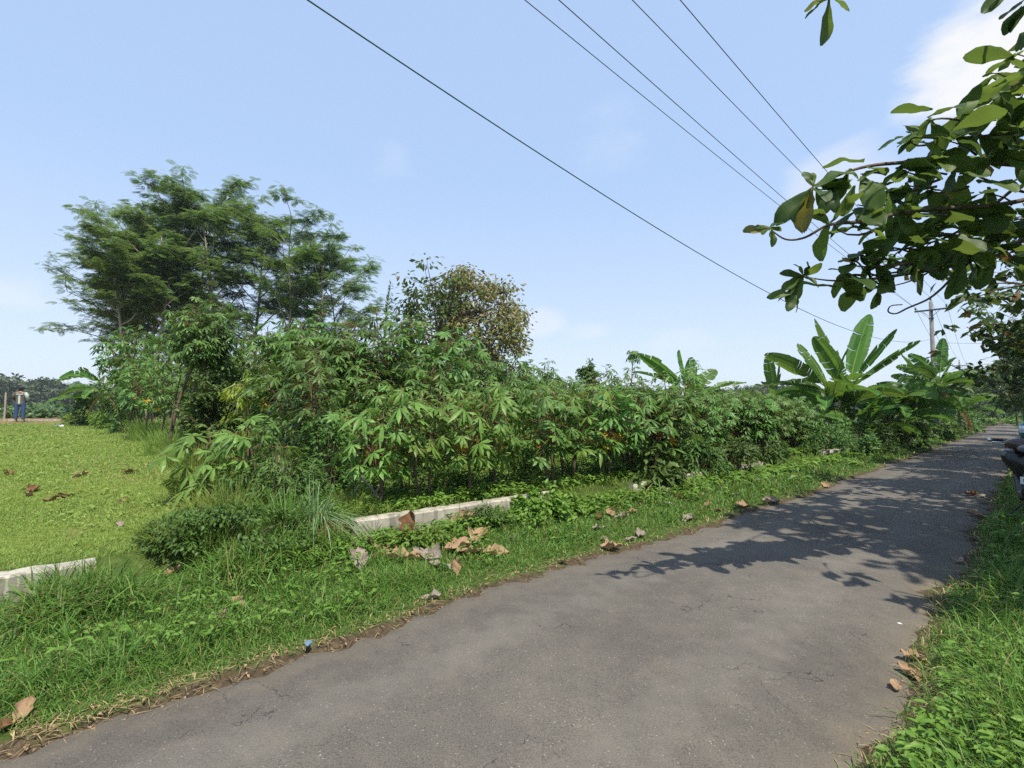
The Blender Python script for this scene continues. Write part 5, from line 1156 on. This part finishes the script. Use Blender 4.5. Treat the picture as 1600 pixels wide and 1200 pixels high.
    mb.scatter(T_blade(.05, .01, .1, 1, 'ov'), P[sl], Mx[sl], rng.uniform(.04, .13, sl.sum()), 0); mb.scatter(T_blade(.6, .12, .3, 1, 'ov'), P[~sl], Mx[~sl], rng.uniform(.010, .028, (~sl).sum()), 1)
    o = mb.build('rim_litter', [STRAW, DRYL[0]]); tag(o, 'straw and leaf crumbs along the rims of the asphalt', 'litter', kind='stuff')
grass()

# ------------------------------------------------------------------ far fields and far wood
def far():
    rng = np.random.default_rng(31)
    mb = MB(); n = 5200; a = rng.uniform(-1.02, .2, n); r = np.exp(rng.uniform(math.log(43), math.log(95), n)); x, y = r * np.sin(a), r * np.cos(a); s, l = SL(x, y)
    d = wall_line(s) - l; k = (d > 44) & (patch(x, y, .25) > -.7); x, y, r = x[k], y[k], r[k]; z = ground(x, y) + rng.uniform(.1, .9, len(x)) * np.clip((r - 38) / 20, .3, 1)
    D = rng.normal(0, 1, (len(x), 3)) * [1, 1, .4]; mb.scatter(CLUMPS[0], np.stack([x, y, z], 1), frames(D, (0, 0, 1)), rng.uniform(.5, .95, len(x)))
    o = mb.build('field_crop', PALM); tag(o, 'low crop rows in the field beyond the bare earth', 'crops', kind='stuff')
    mb = MB(); a = np.linspace(-1.05, .86, 640); hs = []
    for i, aa in enumerate(a):
        rr = 260 + 25 * sin(aa * 9) + rng.normal(0, 12); H = (10.5 + 2.2 * sin(aa * 13 + 1) + 1.6 * sin(aa * 31) + rng.normal(0, 1.3)) * (1.0 if aa < .2 else .8)
        m_ = 120; u = rng.normal(0, 1, (m_, 3)); u /= np.linalg.norm(u, axis=1)[:, None]; u *= rng.uniform(.6, 1, (m_, 1)); P = u * [4.2, 4.2, H * .5] + [rr * sin(aa), rr * cos(aa), .3 + H * .52]
        mb.scatter(CLUMPS[i % 3], P, frames(u + rng.normal(0, .5, (m_, 3)), u * .6 + [0, 0, .6]), rng.uniform(1.3, 2.4, m_))
    o = mb.build('far_wood', FARW); tag(o, 'long hazy belt of woodland along the horizon', 'woods', kind='stuff')
    # a pale strip of field water or plastic sheet before the wood
    V = [W(-60, 634.6, 150), W(110, 634.9, 150), W(110, 634.9, 162), W(-60, 634.6, 162)]; V = [(v[0], v[1], 1.30) for v in V]
    o = MB().add(V, [[0, 1, 2, 3]]).build('field_path', plain('pale_field_path', (.42, .43, .40), .8, .2)); o['kind'] = 'structure'
far()

# ------------------------------------------------------------------ power poles and wires
POLE = noisy_mat('pole_concrete', [(.3, (.12, .12, .115)), (.7, (.19, .185, .18))], 5, 5, .85, .2, .3, 40, .005)
STEEL = plain('dark_galvanised_steel', (.10, .105, .11), .5, .4, .3); PORC = plain('brown_insulator', (.09, .055, .045), .25, .5)
WIRE = plain('aluminium_wire', (.10, .11, .12), .55, .3, .2, var=.02); CABLE = plain('green_cable', (.03, .085, .075), .5, .4, var=.05)
HANG = 8.55
def pole(s, l, label, H=8.9):
    x, y = XY(s, l); t_ = thing('power_pole', (x, y, gz(x, y)), label, 'power pole', 'power poles along the verge', -TH); g = gz(x, y)
    MB().lathe([(.0, -.3), (.17, -.3), (.165, 0), (.10, H - g), (.0, H - g + .01)], 14).build('pole', POLE, t_, True)
    arm = MB().box((0, -.12, HANG - .25 - g), (1.72, .09, .11), bev=.01)
    for sx in (-1, 1): arm.tube([(sx * .45, -.12, HANG - .32 - g), (0, -.13, HANG - .75 - g)], .018, 5)
    arm.box((0, -.02, HANG - .25 - g), (.30, .14, .05)); arm.box((0, -.02, HANG - .8 - g), (.28, .26, .05)); arm.build('crossarm', STEEL, t_)
    for ox, oz in ((-.8, -.2), (.8, -.2), (.0, .38)):
        MB().lathe([(0, 0), (.018, 0), (.018, .07), (.055, .07), (.06, .11), (.035, .13), (.05, .16), (.045, .21), (.02, .235), (0, .24)], 10, c=(ox, -.12 if ox else 0, HANG + oz - g)).build('insulator', PORC, t_, True)
    return x, y
PA = (43.2, -4.67); PB = (-8.0, -5.15); PC = (101.0, -7.9)
pole(*PA, 'slim concrete power pole with crossarm rising behind the dark bananas'); pole(*PC, 'distant small power pole behind the banana leaves down the road'); 
def wire(a, b, sag, r, m_, label, group='overhead power lines', name='power_line', cat='power line'):
    a = np.array(a); b = np.array(b); u = np.linspace(0, 1, 60)[:, None]; P = a + (b - a) * u; P[:, 2] -= 4 * sag * (u * (1 - u))[:, 0]
    c = P.mean(0); o = MB().tube(P - c, r, 5).build(name, m_, None, True, loc=tuple(c)); tag(o, label, cat, group)
def pt(s, l, z): x, y = XY(s, l); return (x, y, z)
for da, db, za, zb, lab in ((-.82, -.65, HANG + .02, 8.95, 'outermost left upper power wire over the sky'), (.0, .48, HANG + .62, 9.2, 'third power wire from the left, ending on the pole top'), (.82, 1.25, HANG + .02, 8.95, 'rightmost power wire over the sky'), (-.14, .17, HANG - .78, 8.55, 'second thin power wire, just right of the outermost upper one')):
    wire(pt(PB[0], PB[1] + db, zb), pt(PA[0], PA[1] + da, za), .35, .0085, WIRE, lab)
    wire(pt(PA[0], PA[1] + da, za), pt(PC[0], PC[1] + da, za), .7, .010, WIRE, lab.split(',')[0].replace('over the sky', '') .strip() + ', its next span beyond the pole', 'far spans of the power lines')
# the thick low cable
def parab(s): return 4.65 + .0032 * (s - 20) ** 2
ss = np.linspace(-8, 43.2, 70); P = np.array([pt(s, -4.87 + .22 * max(0, (s - 20) / 23.2), parab(s)) for s in ss]); c = P.mean(0)
tag(MB().tube(P - c, .0085, 6).build('power_cable', CABLE, None, True, loc=tuple(c)), 'lowest dark green cable sagging diagonally across the sky', 'power line', 'overhead power lines')
wire(pt(PA[0], PA[1], 6.1), pt(52, 6.0, 5.9), .1, .010, WIRE, 'thin service wire from the pole into the teak trees', None)

# ------------------------------------------------------------------ parked motorbike, seen from its front
BLK = plain('black_bodywork', (.012, .012, .014), .25, .5, var=.05); BRN = plain('dark_brown_bodywork', (.055, .030, .028), .22, .6, var=.05)
RUB = plain('tyre_rubber', (.018, .018, .018), .85, .2); CHR = plain('bright_metal', (.62, .63, .65), .22, .5, .9, var=.03); LENS = plain('clear_lens', (.22, .24, .27), .08, .8, var=.03)
AMB = plain('amber_lens', (.60, .22, .03), .15, .6); WHP = plain('white_plate', (.75, .75, .73), .5, .4, var=.03); INK = plain('plate_black', (.015, .015, .015), .6, .3); SEATM = plain('black_vinyl_seat', (.02, .02, .02), .6, .3)
REDL = plain('red_lens', (.35, .02, .02), .15, .6); PLG = plain('grey_plastic', (.06, .06, .065), .6, .3)
def superring(cx, cy, cz, rx, rz, k=20, p=2.6, tilt=0.0):
    an = np.arange(k) * 2 * pi / k; c_, s_ = np.cos(an), np.sin(an)
    x = np.sign(c_) * np.abs(c_) ** (2 / p) * rx; z = np.sign(s_) * np.abs(s_) ** (2 / p) * rz
    return np.stack([cx + x, np.full(k, cy) - z * tilt, cz + z], 1)
def motorbike():
    X = (1605 - 800) / FPX * 7.0; loc = (X, 7.0, gz(X, 7.0) ); rz = math.atan2(-X, 7.0) * .94
    t_ = thing('motorbike', loc, 'black motorbike with dark brown headlight cowl parked on the right verge', 'motorbike', None, rz)
    # local frame: front towards -Y, wheel contact on z=0
    def wheel(y, nm):
        r, w = .285, .045; ty = MB(); n = 28; an = np.arange(12) * 2 * pi / 12
        rings = [np.stack([np.cos(an) * w, np.full(12, y) + (r - .05 + np.sin(an) * .05) * cos(b), .285 + (r - .05 + np.sin(an) * .05) * sin(b)], 1) for b in np.linspace(0, 2 * pi, n + 1)]
        o = MB().loft(rings, caps=False).build(nm, RUB, t_, True)
        rim = MB(); rg2 = [np.stack([np.cos(an) * .03, np.full(12, y) + (r - .105 + np.sin(an) * .012) * cos(b), .285 + (r - .105 + np.sin(an) * .012) * sin(b)], 1) for b in np.linspace(0, 2 * pi, n + 1)]; rim.loft(rg2, caps=False)
        for q in range(5): a = q * 2 * pi / 5; rim.tube([(0, y, .285), (0, y + cos(a) * .18, .285 + sin(a) * .18)], .014, 6)
        rim.tube([(-.05, y, .285), (.05, y, .285)], .04, 10); rim.build('rim', PLG, o, True)
    wheel(-.62, 'front_wheel'); wheel(.62, 'rear_wheel')
    mg = MB(); rings = []
    for b in np.linspace(R(20), R(175), 12): rings.append([(sx, -.62 - (.31 + dz) * cos(b), .285 + (.31 + dz) * sin(b)) for sx, dz in ((-.075, -.05), (-.06, .0), (0, .018), (.06, 0), (.075, -.05), (.06, -.015), (0, .0), (-.06, -.015))])
    mg.loft(rings).build('mudguard', BLK, t_, True)
    fk = MB()
    for sx in (-1, 1): fk.tube([(sx * .085, -.62, .285), (sx * .085, -.47, .78)], .022, 8)
    fk.box((0, -.48, .74), (.22, .06, .05), bev=.01); fk.build('fork', STEEL, t_, True)
    # leg shield: wide at the top, narrowing to the nose, swept back on both sides
    sh = MB(); rings = []
    for z, w, y0, dep in ((.46, .09, -.52, .05), (.56, .12, -.54, .08), (.68, .17, -.56, .11), (.79, .245, -.56, .14), (.88, .30, -.53, .16), (.95, .305, -.50, .16), (1.0, .25, -.46, .12)):
        v = np.linspace(-1, 1, 13); fr = [(w * q, y0 + dep * abs(q) ** 1.7, z - .04 * abs(q) ** 2) for q in v]; bk = [(w * q * .92, y0 + .07 + dep * .9 * abs(q) ** 1.7, z - .04 * abs(q) ** 2) for q in v[::-1]]; rings.append(fr + bk)
    sh.loft(rings).build('leg_shield', BLK, t_, True)
    # headlight cowl around the handlebar
    cw = MB(); rings = [superring(0, y, z, rx, rzv, 22, 2.6, .35) for y, z, rx, rzv in ((-.60, 1.03, .10, .05), (-.58, 1.035, .20, .085), (-.52, 1.05, .27, .105), (-.43, 1.07, .26, .10), (-.34, 1.08, .17, .07), (-.30, 1.08, .06, .03))]
    cw.loft(rings).build('cowl', BRN, t_, True)
    hl = MB(); hl.loft([superring(0, y, z, rx, rzv, 20, 2.4, .35) for y, z, rx, rzv in ((-.55, 1.02, .155, .062), (-.60, 1.02, .15, .058), (-.625, 1.02, .11, .04), (-.632, 1.02, .03, .01))]); h_ = hl.build('headlight', LENS, t_, True)
    for sx in (-1, 1):
        MB().loft([superring(sx * .225, y, .985, rx, rzv, 14, 2.2, .3) for y, rx, rzv in ((-.52, .055, .03), (-.575, .05, .026), (-.59, .02, .01))]).build('turn_signal', AMB if sx > 0 else LENS, t_, True)
    hb = MB().tube(np.array([(-.36, -.30, 1.11), (-.22, -.34, 1.10), (0, -.40, 1.07), (.22, -.34, 1.10), (.36, -.30, 1.11)]), .013, 8); hb.build('handlebar', STEEL, t_, True)
    for sx in (-1, 1):
        g_ = MB().tube([(sx * .27, -.325, 1.105), (sx * .38, -.295, 1.112)], .019, 10).build('grip', RUB, t_, True)
        MB().tube(np.array([(sx * .22, -.37, 1.09), (sx * .30, -.40, 1.085), (sx * .385, -.385, 1.085)]), [.011, .010, .014], 6).build('brake_lever', CHR, t_, True)
        MB().lathe([(0, 0), (.020, .002), (.028, .012), (.028, .05), (.014, .058)], 10, M=Matrix.Rotation(R(90 * sx), 3, 'Y'), c=(sx * .375, -.297, 1.112)).build('bar_end', CHR, g_, True)
    pl = MB().box((0, -.655, .60), (.275, .006, .10), bev=.0025, M=Matrix.Rotation(R(-8), 3, 'X')).build('licence_plate', WHP, t_)
    bk = MB().box((0, -.60, .63), (.06, .10, .02)); bk.build('plate_bracket', PLG, t_)
    tx = bpy.data.curves.new('plate_text', 'FONT'); tx.body = 'R 2'; tx.size = .062; tx.extrude = .0006; tx.align_x = 'LEFT'; tmp = bpy.data.objects.new('tmp', tx); COL.objects.link(tmp)
    dg = bpy.context.evaluated_depsgraph_get(); me = bpy.data.meshes.new_from_object(tmp.evaluated_get(dg)); bpy.data.objects.remove(tmp); me.materials.clear(); me.materials.append(INK)
    lt = bpy.data.objects.new('lettering', me); COL.objects.link(lt); lt.parent = pl; lt.location = (-.115, -.6625, .580); lt.rotation_euler = (R(82), 0, 0)
    body = MB(); rings = []
    for y, z, rx, rzv in ((-.36, .40, .12, .10), (-.20, .33, .15, .07), (.05, .33, .16, .07), (.15, .45, .17, .17), (.35, .58, .18, .17), (.62, .66, .16, .12), (.85, .72, .10, .06), (.95, .75, .03, .02)): rings.append(superring(0, y, z, rx, rzv, 20, 2.8))
    body.loft(rings).build('body', BLK, t_, True)
    MB().loft([superring(0, y, z, rx, rzv, 18, 2.8) for y, z, rx, rzv in ((-.02, .70, .05, .02), (.05, .72, .12, .05), (.25, .735, .15, .06), (.45, .76, .15, .055), (.70, .79, .12, .045), (.82, .80, .05, .02))]).build('seat', SEATM, t_, True)
    MB().tube([(0, -.47, .72), (0, -.36, 1.05)], .04, 10).build('steering_column', PLG, t_, True)
    MB().loft([superring(0, y, .74, rx, rzv, 14, 2.5) for y, rx, rzv in ((.88, .075, .035), (.955, .07, .03), (.97, .03, .012))]).build('tail_light', REDL, t_, True)
    MB().tube([(.16, .1, .22), (.19, .4, .25), (.20, .85, .36)], [.03, .05, .055], 12).build('exhaust', STEEL, t_, True)
    sd2 = MB().tube([(-.1, .0, .22), (-.26, .08, .0)], .013, 6); sd2.build('kickstand', STEEL, t_)
    # helmet set over the mirror
    hz = .21
    hm = thing('helmet', (0, 0, 0), 'blue-green helmet with pale visor resting on the parked motorbike handlebar', 'helmet')
    Mw = Matrix.Translation(loc) @ Matrix.Rotation(rz, 4, 'Z'); hm.location = Mw @ Vector((.0, -.33, 1.165)); hm.rotation_euler = (0, 0, rz)
    prof = [(.0, .23), (.055, .222), (.095, .195), (.122, .15), (.13, .10), (.127, .05), (.118, .01), (.112, .0), (.105, .01)]
    TEAL = plain('teal_helmet_shell', (.02, .14, .15), .2, .6, var=.06); VIS = plain('pale_visor', (.52, .60, .66), .08, .8, var=.03)
    MB().lathe(prof[::-1], 22, M=np.diag([.92, 1.08, 1.0])).build('shell', TEAL, hm, True)
    vis = MB(); rings = []
    for a in np.linspace(R(205), R(335), 12): rings.append([(.128 * cos(a) * rr, .148 * sin(a) * rr, z) for z, rr in ((.055, .98), (.06, 1.02), (.11, 1.04), (.155, .96), (.15, .92), (.10, .99))])
    vis.loft(rings).build('visor', VIS, hm, True)
motorbike()

# ------------------------------------------------------------------ man standing at the far edge of the lawn, his back to us
SKIN = plain('skin', (.30, .17, .11), .6, .3); JEAN = plain('blue_jeans', (.035, .065, .16), .8, .2); JACK = noisy_mat('grey_brown_jacket', [(.3, (.085, .075, .065)), (.7, (.13, .12, .10))], 12, 4, .8, .2)
PALE = plain('pale_mint_cloth', (.42, .50, .46), .8, .2); CAPM = plain('dark_cap', (.035, .035, .04), .8, .2); BOOT = plain('tan_boots', (.24, .17, .07), .7, .2); TEALC = plain('teal_cloth', (.10, .30, .27), .8, .2); HAIR = plain('black_hair', (.012, .010, .009), .6, .3)
def skin_body(parent):
    V = [(0, 0, .93), (0, 0, 1.12), (0, -.01, 1.30), (0, -.01, 1.42), (0, -.005, 1.50), (0, .01, 1.58), (0, .03, 1.66), (0, .02, 1.70)]
    Rr = [.135, .125, .15, .11, .052, .075, .088, .062]; E = [(i, i + 1) for i in range(7)]
    def add(p, r, par): V.append(p); Rr.append(r); E.append((par, len(V) - 1)); return len(V) - 1
    for s in (-1, 1):
        a = add((s * .10, 0, .86), .10, 0); a = add((s * .125, .01, .50), .062, a); a = add((s * .135, -.02, .10), .043, a); a = add((s * .145, .05, .04), .040, a); add((s * .15, .14, .03), .032, a)
        a = add((s * .19, -.01, 1.40), .062, 3); a = add((s * .27, -.03, 1.16), .045, a); a = add((s * .19, .19, 1.10), .034, a); a = add((s * .16, .25, 1.11), .026, a)
        for q in range(4): f = add((s * (.155 - .018 * q), .29 + .01 * q, 1.125 - .013 * q), .010, a); add((s * (.12 - .018 * q), .31 + .008 * q, 1.11 - .013 * q), .008, f)
        f = add((s * .14, .265, 1.15), .010, a); add((s * .115, .285, 1.165), .008, f)
    me = bpy.data.meshes.new('body'); me.from_pydata(V, E, []); o = bpy.data.objects.new('body', me); COL.objects.link(o); o.parent = parent
    sk = o.modifiers.new('skin', 'SKIN'); sk.use_smooth_shade = True
    for i, r in enumerate(Rr): me.skin_vertices[0].data[i].radius = (r, r)
    me.skin_vertices[0].data[0].use_root = True
    ssf = o.modifiers.new('sub', 'SUBSURF'); ssf.levels = 1; ssf.render_levels = 2; me.materials.append(SKIN); return o
def person():
    p = W(30, 660, 25.0); t_ = thing('person', (p[0], p[1], gz(p[0], p[1]) + .04), 'man in grey jacket and blue jeans standing on the earth strip, back turned', 'person', None, R(28))
    skin_body(t_)
    el = lambda cx, cy, cz, rx, ry: [(cx + rx * cos(a), cy + ry * sin(a), cz) for a in np.arange(16) * 2 * pi / 16]
    MB().loft([el(0, 0, z, rx, ry) for z, rx, ry in ((.86, .185, .14), (.95, .18, .135), (1.10, .175, .13), (1.25, .205, .14), (1.36, .225, .135), (1.44, .20, .11), (1.49, .09, .08))]).build('jacket', JACK, t_, True)
    for s in (-1, 1):
        MB().tube(np.array([(s * .17, -.01, 1.44), (s * .225, -.015, 1.36), (s * .275, -.03, 1.17), (s * .235, .08, 1.12), (s * .19, .185, 1.10)]), [.078, .085, .066, .058, .048], 12).build('sleeve', PALE if s > 0 else JACK, t_, True)
        MB().tube(np.array([(s * .095, 0, .94), (s * .11, 0, .82), (s * .125, .01, .50), (s * .135, -.02, .13)]), [.115, .112, .082, .068], 12).build('trouser_leg', JEAN, t_, True)
        MB().loft([el(s * .142, y, z, rx, ry) for y, z, rx, ry in ((.05, -.01, .052, .13), (.05, .03, .055, .135), (.02, .08, .052, .09), (-.01, .20, .058, .065))]).build('boot', BOOT, t_, True)
    MB().box((0, -.142, 1.10), (.075, .02, .42), bev=.006).build('stripe', PALE, t_); MB().box((0, -.147, 1.36), (.24, .02, .035), bev=.006).build('chest_band', PALE, t_)
    MB().lathe([(.0, 1.79), (.06, 1.785), (.098, 1.755), (.112, 1.70), (.112, 1.665), (.104, 1.66)][::-1], 18, c=(0, .02, 0)).loft([[(x * .085, .12 + .02, z) for x, z in ((-1, 1.685), (1, 1.685), (1, 1.70), (-1, 1.70))], [(x * .06, .22, z) for x, z in ((-1, 1.665), (1, 1.665), (1, 1.675), (-1, 1.675))]]).build('cap', CAPM, t_, True)
    MB().loft([el(0, .005, z, rx, ry) for z, rx, ry in ((1.55, .06, .06), (1.60, .092, .098), (1.67, .10, .11), (1.72, .09, .10))]).build('hair', HAIR, t_, True)
    MB().loft([superring(0, y, z, rx, rzv, 8, 2) for y, z, rx, rzv in ((.10, 1.625, .015, .02), (.13, 1.615, .012, .014), (.135, 1.61, .004, .005))]).build('nose', SKIN, t_, True)
person()
p = W(7, 645, 27); post = MB().tube([(0, 0, -.2), (.02, 0, .9), (.0, .02, 1.55)], [.05, .045, .04], 8).build('wooden_post', BARKP, None, True, loc=(p[0], p[1], gz(p[0], p[1]))); tag(post, 'pale upright wooden post left of the standing man', 'post')
a = W(6, 658, 26.2); b = W(138, 657.5, 27.5); c = (a + b) / 2; L = np.linalg.norm((b - a)[:2])
sg = MB(); n = 26; rg = np.random.default_rng(4); dv = (b - a) / np.linalg.norm((b - a)[:2]); nv = np.array([-dv[1], dv[0], 0]); rings = []
for q in range(n + 1):
    pp = a + (b - a) * q / n; zt = gz(pp[0], pp[1]) + .10 + rg.normal(0, .006); rings.append([(*(pp + nv * w)[:2], z) for w, z in ((-.1, zt - .3), (-.1, zt), (.1, zt), (.1, zt - .3))])
o = sg.loft([np.array(r) - [c[0], c[1], 0] for r in rings]).build('concrete_edging', M_CONC, loc=(c[0], c[1], 0)); tag(o, 'long thin concrete edging between lawn and bare earth at the far left', 'edging')

# ------------------------------------------------------------------ air
m = mat('pale_haze'); t = NT(m); pv = t.n('ShaderNodeVolumePrincipled'); pv.inputs['Color'].default_value = (.86, .92, 1, 1); pv.inputs['Density'].default_value = .0004; pv.inputs['Anisotropy'].default_value = .3
t.l(pv.outputs[0], t.n('ShaderNodeOutputMaterial').inputs['Volume'])
hz = MB().box((-100, 250, 10.75), (900, 560, 24.5)).build('haze', m); tag(hz, 'thin pale haze over the fields and road', 'haze', kind='stuff')
